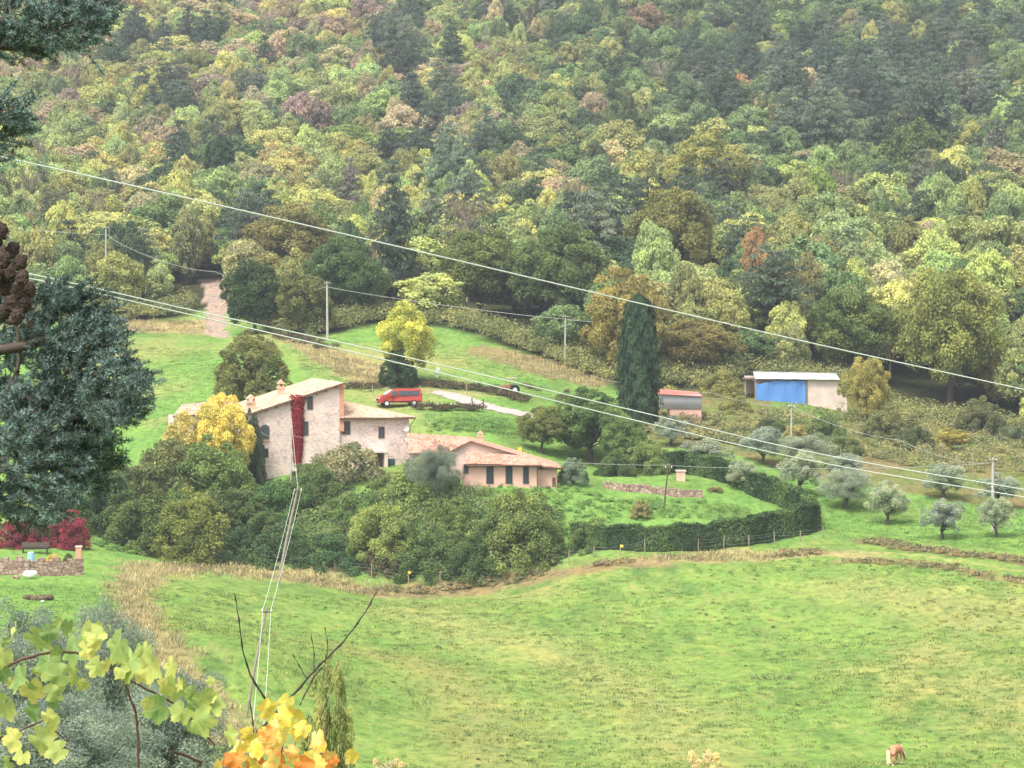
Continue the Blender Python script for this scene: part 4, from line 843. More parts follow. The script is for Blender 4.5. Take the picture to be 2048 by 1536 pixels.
# ------------------------------------------------------------------ red van
def van():
    g = G(800, 810); g = onD(798, 331); e = empty('red_van', g+Vector((0, 0, .10)), 'red passenger van parked on the grass beside the gravel track', 'van', rz=radians(14))
    paint = plain('red_paint', (.46, .055, .035), .3, .05, 2, spec=.5)
    prof = [(-2.5, .38), (-2.52, .75), (-2.45, .98), (-2.2, 1.12), (-1.65, 1.28), (-1.2, 1.62), (-.85, 1.87), (-.4, 1.96), (.6, 1.99), (2.2, 1.96), (2.42, 1.86), (2.49, 1.3), (2.5, .8), (2.47, .38)]
    hwz = lambda z: .97-.02*max(0, .6-z)-.16*max(0, z-1.1)**1.1*1.2; V, F_ = [], []; n = len(prof); K = 7
    for (x, z) in prof:
        w_ = hwz(z)*(.86 if x < -2.4 else (.95 if x < -2.1 else 1))
        for k in range(K): q = (k/(K-1)*2-1); V.append((x, q*w_, z-(.03*q*q if z > 1.2 else 0)))
    for i in range(n-1):
        for k in range(K-1): a = i*K+k; F_.append((a, a+1, a+K+1, a+K))
    mb = MB(); mb.v = V; mb.f = F_; mb.m = [0]*len(F_)
    for k in (0, K-1): mb.f.append(tuple(i*K+k for i in range(n))[::(1 if k else -1)]); mb.m.append(0)
    mb.f.append(tuple(range(K))); mb.f.append(tuple((n-1)*K+k for k in range(K))); mb.m += [0, 0]
    mb.f.append((0, (n-1)*K, (n-1)*K+K-1, K-1)); mb.m.append(0)
    mb.build('body', paint, e)
    def side(pts, name, mat, s_=-1, th=.025):
        m2 = MB(); P3 = [(x, s_*(hwz(z)+.004), z) for x, z in pts]; m2.prism(P3, (0, s_*th, 0)); return m2.build(name, mat, e)
    glass = M['glass']
    for s_ in (-1, 1):
        side([(-1.3, 1.22), (-.35, 1.22), (-.35, 1.74), (-.8, 1.74)], 'window', glass, s_); side([(-.2, 1.22), (.95, 1.22), (.95, 1.74), (-.2, 1.74)], 'window', glass, s_); side([(1.05, 1.22), (2.2, 1.24), (2.1, 1.74), (1.05, 1.74)], 'window', glass, s_)
        side([(-2.0, .44), (2.3, .44), (2.3, .56), (-2.0, .56)], 'side_trim', M['black'], s_, .02); side([(-.9, .62), (-.86, .62), (-.86, 1.15), (-.9, 1.15)], 'door_seam', M['black'], s_, .006)
        side([(2.36, 1.0), (2.45, 1.0), (2.42, 1.45), (2.36, 1.45)], 'tail_light', plain('tail_red', (.5, .02, .02), .3, .05), s_, .02)
        m2 = MB(); m2.box(-1.25, -1.05, s_*.97 if s_ > 0 else -1.2, 1.2 if s_ > 0 else -.97, 1.15, 1.36); m2.build('mirror', paint, e)
        m2 = MB(); m2.prism([(-2.47, s_*.52, .84), (-2.47, s_*.83, .86), (-2.28, s_*.93, 1.02), (-2.42, s_*.55, 1.0)], (-.06, 0, .02)); m2.build('headlight', M['white'], e)
        for x in (-1.62, 1.55):
            m2 = MB(); m2.tube([(x, s_*.74, .32), (x, s_*.985, .32)], .345, 20); w = m2.build('wheel', M['black'], e)
            m2 = MB(); m2.tube([(x, s_*.99, .32), (x, s_*1.0, .32)], .22, 14); m2.build('rim', plain('alloy', (.62, .62, .62), .35, .1), w)
    m2 = MB(); m2.prism([(-1.70, -.80, 1.285), (-1.70, .80, 1.285), (-.93, .74, 1.85), (-.93, -.74, 1.85)], (-.02, 0, .02)); tag(m2.build('windscreen', plain('windscreen', (.55, .60, .66), .12, .1, 2, spec=.8), e), 'windscreen with pale sky reflection painted into its colour')  # sky reflection painted as a pale base colour on the glass
    m2 = MB(); m2.box(-2.57, -2.47, -.8, .8, .34, .56); m2.build('bumper', M['black'], e)
    m2 = MB(); m2.box(-2.56, -2.5, -.5, .5, .66, .84); m2.build('grille', M['black'], e)
    m2 = MB(); m2.box(-2.60, -2.572, -.26, .26, .42, .53); m2.build('number_plate', M['white'], e)
van()
# old machine half hidden in the brambles
g = onD(1016, 343); e = empty('rusty_tractor', g, 'old rusty tractor half hidden in brambles beside the track', 'tractor', rz=radians(20)); rust = plain('rusty_metal', (.34, .15, .10), .8, .4, 5)
mb = MB(); mb.prism([(-1.0, -.35, .6), (-1.0, .35, .6), (-1.0, .3, 1.15), (-1.0, -.3, 1.15)], (1.3, 0, .05)); mb.build('bonnet', rust, e)
mb = MB(); mb.box(-.1, 1.0, -.6, .6, 1.95, 2.05); mb.build('cab_roof', plain('faded_pink', (.62, .42, .38), .7, .2), e)
for a in (-.05, .95):
    for b_ in (-.55, .55): mb = MB(); mb.tube([(a, b_, .7), (a, b_, 1.95)], .04, 6); mb.build('cab_post', rust, e)
mb = MB(); mb.box(.3, .8, -.3, .3, .8, 1.2); mb.build('seat', M['black'], e)
for x_, r_ in ((-.75, .38), (.6, .62)):
    for b_ in (-.65, .65): mb = MB(); mb.tube([(x_, b_-.12, r_), (x_, b_+.12, r_)], r_, 18); w = mb.build('wheel', M['black'], e); mb = MB(); mb.tube([(x_, b_-.13, r_), (x_, b_+.13, r_)], r_*.45, 12); mb.build('rim', M['white'], w)
# yellow chairs behind the annex
for k, (u, D) in enumerate(((1042, 308.5), (1058, 307.5))):
    g = onD(u, D); e = empty('garden_chair', g, ['yellow garden chair behind the annex roof, left one', 'yellow garden chair behind the annex roof, right one'][k], 'chair', 'yellow chairs behind the annex', rz=.5+k)
    mb = MB(); mb.box(-.25, .25, -.25, .25, .42, .47); mb.build('seat', M['yellow'], e); mb = MB(); mb.box(-.25, .25, .24, .28, .48, 1.0); mb.build('backrest', M['yellow'], e)
    for a in (-.2, .2):
        for b_ in (-.2, .2): mb = MB(); mb.tube([(a, b_, 0), (a, b_, .418)], .02, 5); mb.build('leg', M['yellow'], e)

# ------------------------------------------------------------------ poles and cables
def pole(u, vb, ut, vt, D, r, label, arm=True, mat='concrete', name='utility_pole', Dt=None, guy=None, ground=True):
    b0 = onD(u, D) if ground else P(u, vb, D); t_ = P(ut, vt, Dt or D); e = empty(name, b0, label, 'pole'); q = t_-b0
    mb = MB(); mb.tube([(0, 0, -.6) , q*.5, q], [r, r*.85, r*.65], 9); mb.build('shaft', M[mat], e)
    if arm:
        mb = MB(); mb.box(q.x-.35, q.x+.35, q.y-.05-r*.7, q.y-r*.7, q.z-.35, q.z-.27); ar = mb.build('crossarm', M['darkwood'], e)
        for s_ in (-.3, .3): mb = MB(); mb.tube([(q.x+s_, q.y-r, q.z-.27), (q.x+s_, q.y-r, q.z-.2), (q.x+s_, q.y-r, q.z-.1)], [.04, .06, .03], 8); mb.build('insulator', M['white'], ar)
    return b0, t_
pA = pole(655, 656, 654, 563, 384.5, .17, 'pale concrete pole standing at the forest edge above the van')
pB = pole(1130, 716, 1131, 630, 372, .14, 'slim pale pole in front of the dark forest left of the golden oak')
pC = pole(211, 560, 212, 452, 418, .15, 'distant pale pole among the trees on the left')
pC2 = pole(219, 560, 219, 443, 424, .06, 'very thin mast just right of the distant pale pole', arm=False, mat='wood')
pC3 = pole(171, 610, 171, 535, 408, .07, 'short thin stake below the distant pale pole', arm=False, mat='wood')
pD = pole(1987, 1060, 1986, 915, 284, .18, 'thick pale pole among the olive trees on the far right')
pE = pole(1328, 1050, 1337, 930, 287, .09, 'thin weathered pole on the grassy bank inside the hedge', mat='darkwood')
pF = pole(1583, 900, 1583, 808, 322, .12, 'pale grey pole below the blue tarpaulin shed')
pG = pole(552, 1166, 596, 975, 268, .14, 'leaning weathered pole at the pasture edge in front of the thicket', mat='wood')
pH = pole(487, 1405, 534, 1214, 183, .10, 'leaning grey pole behind the foreground vine', mat='wood')
pI = pole(581, 963, 583, 838, 291, .08, 'thin pale pole before the red creeper on the farmhouse', arm=False, mat='concrete')
def cable(pxD, label, r=.02, sag=.0, mat='wire', n=28, twist=True, pts=None):
    Q = [P(u, v, D) for u, v, D in pxD] if pts is None else [Vector(p) for p in pts]; out_ = []; mb = MB()
    m_ = len(Q)
    for i in range(m_-1):   # Catmull-Rom through the measured points
        p0, p1, p2, p3 = Q[max(i-1, 0)], Q[i], Q[i+1], Q[min(i+2, m_-1)]
        for k in range(n):
            t_ = k/n; out_.append(.5*((2*p1)+(p2-p0)*t_+(2*p0-5*p1+4*p2-p3)*t_*t_+(3*p1-p0-3*p2+p3)*t_**3)-Vector((0, 0, sag*4*t_*(1-t_))))
    out_.append(Q[-1]); mb.tube(out_, r, 5, cap=True); return tag(mb.build('power_cable', M[mat]), label, 'cable', None)
cable([(-250, 265, 62), (30, 320, 66), (400, 402, 70), (700, 471, 74), (1000, 541, 78), (1280, 607, 82), (1640, 690, 87), (2048, 779, 92), (2300, 833, 96)], 'single thick pale cable crossing the whole forest from upper left to lower right', .019)
cable([(-250, 490, 70), (60, 548, 73), (400, 624, 77), (700, 689, 80), (1000, 758, 83), (1280, 824, 86), (1640, 908, 90), (2048, 979, 94), (2300, 1022, 97)], 'upper one of the two parallel pale cables passing over the van', .017)
cable([(-250, 500, 71), (60, 557, 74), (400, 634, 78), (700, 703, 81), (1000, 775, 84), (1280, 843, 87), (1640, 925, 91), (2048, 994, 95), (2300, 1036, 98)], 'lower one of the two parallel pale cables passing over the van', .017)
tA, tB, tC = pA[1]-Vector((0, 0, .7)), pB[1]-Vector((0, 0, .5)), pC[1]-Vector((0, 0, 1.2))
cable(None, 'cable slung between the two pale poles at the forest edge', .028, .35, 'wiredim', pts=[tA, tB])
cable(None, 'short cable running from the slim forest pole towards the golden oak', .028, .25, 'wiredim', pts=[tB, P(1310, 645, 362)])
cable(None, 'cable running from the distant left pole to the road pole', .028, .9, 'wiredim', pts=[tC, P(430, 543, 410), tA])
cable(None, 'faint cable coming from the left edge to the distant pole', .028, .4, 'wiredim', pts=[P(-200, 430, 430), tC])
tD, tE = pD[1]-Vector((0, 0, .5)), pE[1]+Vector((0, 0, .0)); cable(None, 'thin cable from the annex past the bank pole', .018, .3, 'wiredim', pts=[P(838, 903, 291), tE]); cable(None, 'thin cable from the bank pole to the thick pole among the olives', .018, .45, 'wiredim', pts=[tE, tD])
cable(None, 'faint cable descending from the forest edge to the pole below the shed', .022, .5, 'wiredim', pts=[P(1180, 750, 352), P(1420, 785, 340), pF[1]-Vector((0, 0, .1))]); cable(None, 'faint cable running right from the pole below the shed', .022, .6, 'wiredim', pts=[pF[1]-Vector((0, 0, .1)), P(1800, 880, 305), tD])
for k, s_ in enumerate((-.32, .32)):
    w_ = ['left', 'right'][k]; cable(None, 'pale cable from the thicket pole down to the nearer pole, %s strand' % w_, .018, .35, 'wire', pts=[pG[1]+Vector((s_, -.1, -.1)), pH[1]+Vector((s_*.8, -.1, -.1))])
    cable(None, 'pale cable from the nearer leaning pole down behind the yellow vine, %s strand' % w_, .016, .3, 'wire', pts=[pH[1]+Vector((s_*.8, -.1, -.1)), P(500+k*24, 1500, 120), P(488+k*30, 1600, 80)])
cable(None, 'thin cable from the thicket pole up to the pole by the creeper', .018, .15, 'wire', pts=[pG[1]+Vector((0, -.1, -.1)), pI[1]]); cable(None, 'thin cable from the pole by the creeper across the farmhouse front', .016, .35, 'wiredim', pts=[P(522, 863, 297), pI[1]-Vector((0, 0, 1.6)), P(838, 903, 291)])

# ------------------------------------------------------------------ pony in the pasture
def pony():
    g = G(1790, 1531); g.z -= .02; e = empty('pony', g, 'chestnut pony with cream mane and tail grazing in the right foreground pasture', 'pony', rz=radians(54))
    Vs, Es, Rs = [], [], []
    def ch(pts, par=None):
        for k, (x, y, z, r) in enumerate(pts):
            Vs.append((x, y, z)); Rs.append(r)
            if k or par is not None: Es.append((len(Vs)-2 if k else par, len(Vs)-1))
        return len(Vs)-1
    ch([(0, 0, .93, .28)]); ch([(.3, 0, .95, .27), (.52, 0, .98, .25)], 0); ch_ = 2
    ch([(.78, 0, .92, .15), (1.0, 0, .68, .11), (1.15, 0, .42, .085), (1.22, 0, .24, .085), (1.22, 0, .10, .05)], 2)
    ch([(-.3, 0, .96, .28), (-.50, 0, .97, .26)], 0); hp = len(Vs)-1
    for s_ in (-1, 1):
        ch([(.48, s_*.15, .72, .10), (.5, s_*.15, .42, .07), (.5, s_*.15, .40, .065), (.5, s_*.15, .12, .05), (.53, s_*.15, .03, .05)], 2)
        ch([(-.50, s_*.16, .74, .14), (-.40, s_*.16, .56, .11), (-.60, s_*.16, .38, .07), (-.56, s_*.16, .12, .052), (-.53, s_*.16, .03, .052)], hp)
    me = bpy.data.meshes.new('m'); me.from_pydata(Vs, Es, []); me.materials.append(plain('chestnut_coat', (.50, .22, .12), .7, .2, 2)); o = link('body', me, e)
    md = o.modifiers.new('skin', 'SKIN')
    for k, r in enumerate(Rs): me.skin_vertices[0].data[k].radius = (r, r)
    me.skin_vertices[0].data[0].use_root = True; o.modifiers.new('sub', 'SUBSURF').levels = 2; o.modifiers['sub'].render_levels = 2
    cream = plain('cream_hair', (.66, .52, .36), .8, .2, 6)
    mb = MB()
    for k in range(16): a = R.uniform(-.06, .06); mb.tube([(-.70, a*.5, 1.08), (-.84, a, .95), (-.86, a*1.6, .55), (-.80, a*1.8, .2)], [.05, .055, .05, .015], 5)
    mb.build('tail', cream, e, True); mb = MB()
    for k in range(26):
        t_ = k/25; x = .56+.56*t_; z = 1.18-.62*t_; a = (.13+.02*(k % 3)); mb.tube([(x, 0, z), (x+.02, -a*.8, z-.05), (x+.0, -a, z-.28)], [.045, .035, .008], 5); mb.tube([(x, 0, z), (x+.02, a*.8, z-.05), (x, a, z-.24)], [.045, .03, .008], 5)
    mb.build('mane', cream, e, True)
    for s_ in (-1, 1): mb = MB(); mb.tube([(1.02, s_*.06, .72), (1.02, s_*.09, .82)], [.035, .008], 6); mb.build('ear', plain('ear', (.6, .35, .2), .8), e)
    for s_ in (-1, 1):
        for x in (.5, -.56): mb = MB(); mb.tube([(x, s_*.155, .02), (x, s_*.155, .30)], [.062, .05], 8); mb.build('stocking', cream, e, True)
        for x in (.53, -.53): mb = MB(); mb.tube([(x, s_*.155, -.03), (x, s_*.155, .05)], [.07, .058], 8); mb.build('hoof', M['darkwood'], e)
pony()
# ------------------------------------------------------------------ trees and bushes of the valley
bushp('feather0', 260, npf=50, per=330, leaf=.026, pr=(.1, .24))
def gput(pn, u, D, vtop, wpx, tint, name, label, cat, group=None, wy=1.0, **k):
    g = onD(u, D); top = P(u, vtop, D).z; ht = max(.5, top-g.z); s_ = .95; w = wpx/ppm(D)/s_
    if pn[:4] == 'bush' and ht < .8*w: g.z = top-.8*w; ht = .8*w
    return put(pn, g, w, ht/s_, tint, name, label, cat, group, wy=w*wy, **k)
def gputG(pn, u, vb, vtop, wpx, *a, **k): return gput(pn, u, G(u, vb).y, vtop, wpx, *a, **k)
gput('bush3', 503, 335, 668, 150, (0.225, 0.239, 0.080), 'chestnut_tree', 'round dense bronze green chestnut behind the farmhouse roof', 'tree')
gput('fine1', 812, 346, 618, 122, (.60, .60, .14), 'mulberry_tree', 'bright yellow tree standing alone above the red van', 'tree')
gput('bush1', 797, 344, 700, 78, (0.065, 0.109, 0.058), 'dark_bush', 'dark ivy covered bush at the foot of the bright yellow tree', 'bush')
gput('cypress', 1277, 334, 603, 78, (0.055, 0.096, 0.052), 'cypress_tree', 'tall dark cypress beside the small red roofed hut', 'tree', wy=1)
gput('fine2', 440, 296, 800, 128, (.80, .66, .17), 'yellow_shrub', 'golden yellow leaved tree in front of the left end of the farmhouse', 'tree')
gput('bush2', 372, 297, 832, 120, (.64, .54, .18), 'yellow_shrub', 'lower yellow bush left of the golden tree', 'bush')
gput('bush3', 500, 298.5, 828, 62, (0.109, 0.138, 0.087), 'dark_bush', 'dark evergreen bush against the farmhouse left corner', 'bush')
gput('fine0', 1084, 313, 818, 95, (0.217, 0.239, 0.080), 'round_tree', 'bronze green round tree behind the annex, left of a darker one', 'tree')
gput('fine1', 1180, 315, 790, 175, (0.138, 0.210, 0.072), 'round_tree', 'large dark green tree behind the right end of the annex', 'tree')
gput('fine2', 1245, 310, 835, 100, (0.181, 0.261, 0.087), 'round_tree', 'green tree between the dark one and the grassy olive slope', 'tree')
gput('bush4', 1292, 307, 880, 95, (0.246, 0.319, 0.109), 'bush', 'light green bush right above the upper end of the hedge', 'bush')
gput('bush0', 1230, 303, 905, 90, (0.131, 0.189, 0.072), 'bush', 'dark green bush at the end of the upper hedge', 'bush')
gput('feather0', 1147, 292, 915, 62, (0.261, 0.319, 0.232), 'bush', 'round grey green bush at the right corner of the annex', 'bush')
gput('bigolive0', 868, 287, 888, 125, (0.246, 0.290, 0.217), 'olive_tree', 'grey green olive tree in front of the annex left end', 'tree')
TK = [  # the thicket on the bank below the buildings
 (200, 935, 288, 130, (0.145, 0.189, 0.072), 'dark green bush at the left end of the thicket, above the red bushes'),
 (262, 928, 291, 170, (0.196, 0.203, 0.087), 'olive brown bush in the left part of the thicket'),
 (345, 885, 294, 170, (0.275, 0.268, 0.123), 'tall brownish bush below the lower yellow bush'),
 (425, 882, 292, 190, (0.225, 0.275, 0.094), 'tall green bush below the golden yellow tree'),
 (290, 990, 285, 150, (0.174, 0.203, 0.072), 'dark olive bush low in the left part of the thicket'),
 (382, 985, 283, 150, (0.290, 0.290, 0.094), 'yellowish green bush in front of the tall green one'),
 (467, 975, 286, 120, (0.160, 0.189, 0.080), 'dark bush below the farmhouse left corner'),
 (545, 968, 289, 150, (0.145, 0.225, 0.087), 'green leafy bush right below the creeper'),
 (605, 960, 289, 130, (0.152, 0.217, 0.080), 'green bush behind the leaning pole'),
 (690, 888, 294, 195, (0.377, 0.319, 0.189), 'pale twiggy brown bush against the farmhouse front'),
 (640, 935, 290, 120, (0.181, 0.217, 0.087), 'dark olive bush below the pale twiggy one'),
 (720, 985, 286, 140, (0.174, 0.239, 0.087), 'mid green bush below the porch'),
 (845, 928, 289, 200, (0.348, 0.377, 0.123), 'big light green bush left of the annex'),
 (905, 1005, 284, 120, (0.232, 0.261, 0.087), 'olive green bush at the bank edge below the annex'),
 (758, 1005, 280, 120, (0.377, 0.392, 0.131), 'light topped drooping bush in the middle of the thicket front'),
 (845, 1075, 279, 150, (0.167, 0.217, 0.087), 'dark green bush at the thicket foot right of the drooping one'),
 (665, 1065, 280, 140, (0.116, 0.181, 0.087), 'dark bush at the thicket foot left of the drooping one'),
 (565, 1055, 281, 140, (0.123, 0.174, 0.080), 'dark green bush at the thicket foot beside the leaning pole'),
 (475, 1050, 283, 130, (0.123, 0.174, 0.080), 'dark green bush at the thicket foot below the farmhouse corner'),
 (1042, 980, 279, 170, (0.290, 0.312, 0.109), 'tall olive green bush at the right end of the thicket'),
 (948, 1072, 278, 120, (0.145, 0.196, 0.080), 'low dark bush left of the tall olive green one'),
 (1112, 1085, 277, 60, (0.160, 0.189, 0.072), 'small dark bush right of the tall olive green one'),
 (395, 1068, 285, 110, (0.102, 0.160, 0.072), 'small dark bush at the first fence posts'),
 (330, 1060, 288, 120, (0.123, 0.174, 0.072), 'dark bush at the lower left corner of the thicket'),
 (238, 1050, 286, 110, (0.116, 0.167, 0.080), 'dark green bush next to the red bushes'),
 (770, 1080, 279, 90, (0.232, 0.174, 0.109), 'brown dry vine tangle under the drooping bush'),
 (615, 925, 292, 90, (0.200, 0.230, 0.090), 'yellow green bush right of the leaning pole against the farmhouse'),
 (775, 950, 291, 110, (0.250, 0.270, 0.100), 'light olive bush under the porch of the right wing'),
 (800, 1040, 283, 130, (0.180, 0.220, 0.085), 'green bush behind the drooping bush'),
 (890, 1050, 281, 110, (0.190, 0.230, 0.085), 'green bush between the annex bank and the fence'),
 (980, 1040, 280, 80, (0.200, 0.230, 0.085), 'small olive bush left of the tall olive green one'),
 (520, 1020, 285, 120, (0.170, 0.215, 0.085), 'green bush halfway up the thicket left of the leaning pole'),
 (700, 1040, 283, 120, (0.190, 0.225, 0.085), 'green bush halfway up the thicket right of the leaning pole'),
 (430, 1030, 285, 110, (0.175, 0.20, 0.075), 'olive bush low in the thicket left of the leaning pole'),
 (1175, 1050, 277.5, 80, (0.189, 0.246, 0.087), 'rounded green bush at the left end of the front hedge')]
for k, (u, vt, D, w, c, l) in enumerate(TK): gput('bush%d' % (k % 5), u, D, vt, w*1.14, (c[0]*.86, c[1]*.98, c[2]*.9), 'thicket_bush', l, 'bush', 'bushes of the thicket', wy=R.uniform(.8, 1.0))
gputG('bush0', 44, 1095, 1022, 105, (.30, .06, .08), 'red_bush', 'dark red autumn bush at the far left above the rubble wall', 'bush')
gputG('bush1', 128, 1096, 1016, 98, (.38, .075, .095), 'red_bush', 'brighter red autumn bush left of the brick post', 'bush')
gputG('bush2', 135, 1140, 1108, 26, (0.145, 0.189, 0.072), 'small_bush', 'tiny round green bush on top of the rubble wall', 'bush')
gputG('bush3', 105, 1140, 1108, 34, (0.725, 0.580, 0.189), 'small_bush', 'small yellowish plant on top of the rubble wall', 'bush')
gput('feather0', 1283, 284, 1000, 46, (0.435, 0.392, 0.174), 'sapling', 'thin yellowish sapling on the grassy bank left of the bank pole', 'sapling')
gput('feather0', 1190, 280, 1035, 44, (0.290, 0.362, 0.131), 'sapling', 'pale green sapling behind the left end of the hedge', 'sapling')
gput('feather0', 1430, 296, 985, 34, (0.464, 0.377, 0.189), 'sapling', 'small tan sapling in front of the upper hedge', 'sapling')
SC = [(1735, 722, 352, 95, (0.435, 0.392, 0.123), 'golden_tree', 'golden leaved tree at the right end of the blue tarpaulin shed', 'fine0'), (1905, 860, 340, 66, (0.464, 0.406, 0.116), 'small_tree', 'small golden tree in the scrub behind the olive grove', 'fine1'),
 (1540, 835, 336, 80, (0.145, 0.189, 0.087), 'scrub_bush', 'dark bush in front of the tarpaulin shed left end', 'bush0'), (1590, 850, 334, 60, (0.435, 0.392, 0.145), 'scrub_bush', 'yellowish bush right of the dark one below the shed', 'bush1'),
 (1650, 835, 338, 110, (0.174, 0.232, 0.087), 'scrub_bush', 'green bush below the pinkish shed wall', 'bush2'), (1770, 820, 345, 110, (0.232, 0.246, 0.102), 'scrub_bush', 'olive bush below the golden leaved tree', 'bush3'),
 (1830, 850, 338, 90, (0.160, 0.189, 0.087), 'scrub_bush', 'dark bush left of the small golden tree', 'bush4'), (1960, 800, 356, 110, (0.189, 0.203, 0.094), 'scrub_bush', 'brownish green bush near the right edge under the forest', 'bush0'), (2030, 850, 345, 90, (0.174, 0.217, 0.131), 'scrub_bush', 'grey green bush at the right edge of the scrub', 'bush1'),
 (1440, 745, 362, 120, (0.304, 0.304, 0.109), 'scrub_bush', 'olive yellow bush just right of the red roofed hut', 'bush2'), (1470, 790, 352, 80, (0.319, 0.319, 0.116), 'scrub_bush', 'yellow green bush in front of the dark shed end', 'bush3'), (1375, 850, 338, 60, (0.189, 0.189, 0.087), 'scrub_bush', 'small dark bush below the red roofed hut', 'bush4'),
 (1690, 870, 330, 100, (0.203, 0.246, 0.094), 'scrub_bush', 'green bush above the middle olive trees', 'bush1'), (1060, 770, 350, 120, (0.217, 0.232, 0.087), 'scrub_bush', 'olive bush right of the rusty tractor', 'bush2'), (1140, 785, 345, 110, (0.174, 0.203, 0.080), 'scrub_bush', 'dark green bush left of the tall cypress foot', 'bush3')]
for u, vt, D, w, c, nm, l, pn in SC: gput(pn, u, D, vt, w, c, nm, l, 'tree' if 'tree' in nm else 'bush', 'scattered trees and bushes below the forest')
OL = [(1343, 893, 835, 78, 'small olive tree below the red roofed hut'), (1415, 935, 883, 105, 'wide low olive tree above the back of the hedge'), (1482, 980, 925, 68, 'small olive tree touching the back of the hedge'), (1527, 932, 860, 92, 'olive tree in the upper row with two dark trunks'), (1615, 930, 872, 120, 'broad olive tree in the upper row, below the pale grey pole'),
 (1600, 990, 908, 98, 'olive tree in the middle of the grove with a clear dark trunk'), (1690, 960, 912, 84, 'olive tree in the upper row behind the widest one'), (1693, 1020, 942, 122, 'widest olive tree of the middle row'), (1777, 1050, 966, 92, 'round compact olive tree of the middle row'), (1886, 1080, 1003, 88, 'open three lobed olive tree of the front row'), (1888, 1000, 932, 102, 'pale olive tree of the upper row near the stakes'), (1994, 1075, 1000, 76, 'olive tree at the foot of the thick pale pole'), (2000, 1020, 950, 95, 'olive tree behind the thick pale pole')]
for k, (u, vb, vt, w, l) in enumerate(OL): gputG('olive%d' % (k % 4) if w < 110 else 'bigolive%d' % (k % 2), u, vb, vt-4, w*1.08, (.35+.04*(k % 3), .40+.04*(k % 3), .31), 'olive_tree', l, 'olive tree', 'olive trees in the grove')
for k, (u, D, vt, w, l) in enumerate([(40, 78, 1218, 330, 'leftmost grey olive tree behind the vine'), (215, 84, 1212, 250, 'grey olive tree rising between the vine and the lawn'), (330, 66, 1345, 330, 'near grey olive tree behind the drooping vine end'), (130, 60, 1400, 380, 'nearest grey olive tree in the lower left corner')]):
    gput('bigolive%d' % (k % 2), u, D, vt, w, (.27, .33, .255), 'olive_tree', l, 'olive tree', 'foreground olive trees')
gput('feather0', 655, 46, 1325, 130, (.36, .38, .14), 'young_tree', 'slim feathery yellow green young tree behind the yellow vine', 'tree')
gput('feather0', 1410, 60, 1503, 130, (.80, .66, .34), 'dry_bush', 'cream coloured dry bush top at the bottom edge', 'bush'); gput('feather0', 775, 60, 1520, 130, (.62, .55, .30), 'dry_bush', 'pale dry bush at the bottom edge right of the yellow vine', 'bush')

# ------------------------------------------------------------------ uncountable growth
def stuffmesh(name, V, F_, rv, mat, label, cat): return tag(link(name, marr(V, F_, [mat], attrs={'rv': ('FLOAT', rv)})), label, cat, None, 'stuff')
def puffs(name, pts, rr, per, leaf, mat, label, cat, flat=.8, seed=1):
    rng = np.random.default_rng(seed); pts = np.array([(p[0], p[1]) for p in pts]); z = H(pts[:, 0], pts[:, 1]); r = rng.uniform(rr[0], rr[1], len(pts)); pf = np.stack([pts[:, 0], pts[:, 1], z+r*.35, r], 1)
    n = len(pf)*per; pc = np.repeat(pf[:, :3], per, 0); pr = np.repeat(r, per); d = rdir(rng, n); d[:, 2] = np.abs(d[:, 2])*.9+.1; d = unit(d); pos = pc+d*(pr*rng.uniform(.6, 1.08, n))[:, None]*[1, 1, flat]
    V, F_ = leafquads(rng, pos, d+rdir(rng, n)*.7, leaf*rng.uniform(.6, 1.4, n), .6); rv = np.clip(np.repeat(rng.uniform(.1, .9, len(pf)), per)+rng.normal(0, .15, n), 0, 1); return stuffmesh(name, V, F_, np.repeat(rv, 4), mat, label, cat)
def scatter(px, n, d0=150):
    pl = Gs(px, d0); x0, x1 = min(p.x for p in pl), max(p.x for p in pl); y0, y1 = min(p.y for p in pl), max(p.y for p in pl); rng = np.random.default_rng(len(px)*n); x = rng.uniform(x0, x1, n*4); y = rng.uniform(y0, y1, n*4); k = inpoly(x, y, pl); return np.stack([x[k], y[k]], 1)[:n]
def along(px, wd, n, pts=None):
    pl = pts or Gs(px); rng = np.random.default_rng(n); seg = np.cumsum([0]+[(b_-a).length for a, b_ in zip(pl[:-1], pl[1:])]); s_ = rng.uniform(0, seg[-1], n)
    return np.stack([np.interp(s_, seg, [p.x for p in pl])+rng.normal(0, wd*.5, n), np.interp(s_, seg, [p.y for p in pl])+rng.normal(0, wd*.5, n)], 1)
und = leafmat('undergrowth_leaf', (.25, .27, .11), .2, .6, (1.3, 1.1, .85), (.7, .85, .9), .02); brm = leafmat('bramble_leaf', (.27, .28, .13), .2, .6, (1.3, 1.05, .8), (.65, .85, .8), .03); wdm = leafmat('weed_leaf', (.20, .30, .09), .25, .4, (1.3, 1.1, .8), (.8, .95, .9), .05)
rng = np.random.default_rng(77); uu = np.concatenate([rng.uniform(-80, 2130, 1500)]); dd = Dedge(uu)+rng.normal(1.5, 2.6, len(uu)); ok = ~((uu > 385) & (uu < 470)); up_ = np.stack([(uu-1024)/FPX*dd, dd], 1)[ok]
puffs('undergrowth', up_, (.7, 2.3), 110, .28, und, 'dense brownish green undergrowth along the foot of the forest', 'undergrowth', 1.0, 2)
puffs('brambles', np.concatenate([scatter([(1300, 845), (1440, 835), (1700, 830), (1900, 855), (2080, 880), (2080, 960), (1900, 945), (1700, 915), (1500, 890), (1320, 885)], 520), along([(1300, 868), (1400, 880), (1470, 890), (1500, 898)], 1.0, 120)]), (.4, 1.3), 80, .24, brm, 'tangled brown and green brambles between the olive grove and the forest', 'brambles', .8, 3)
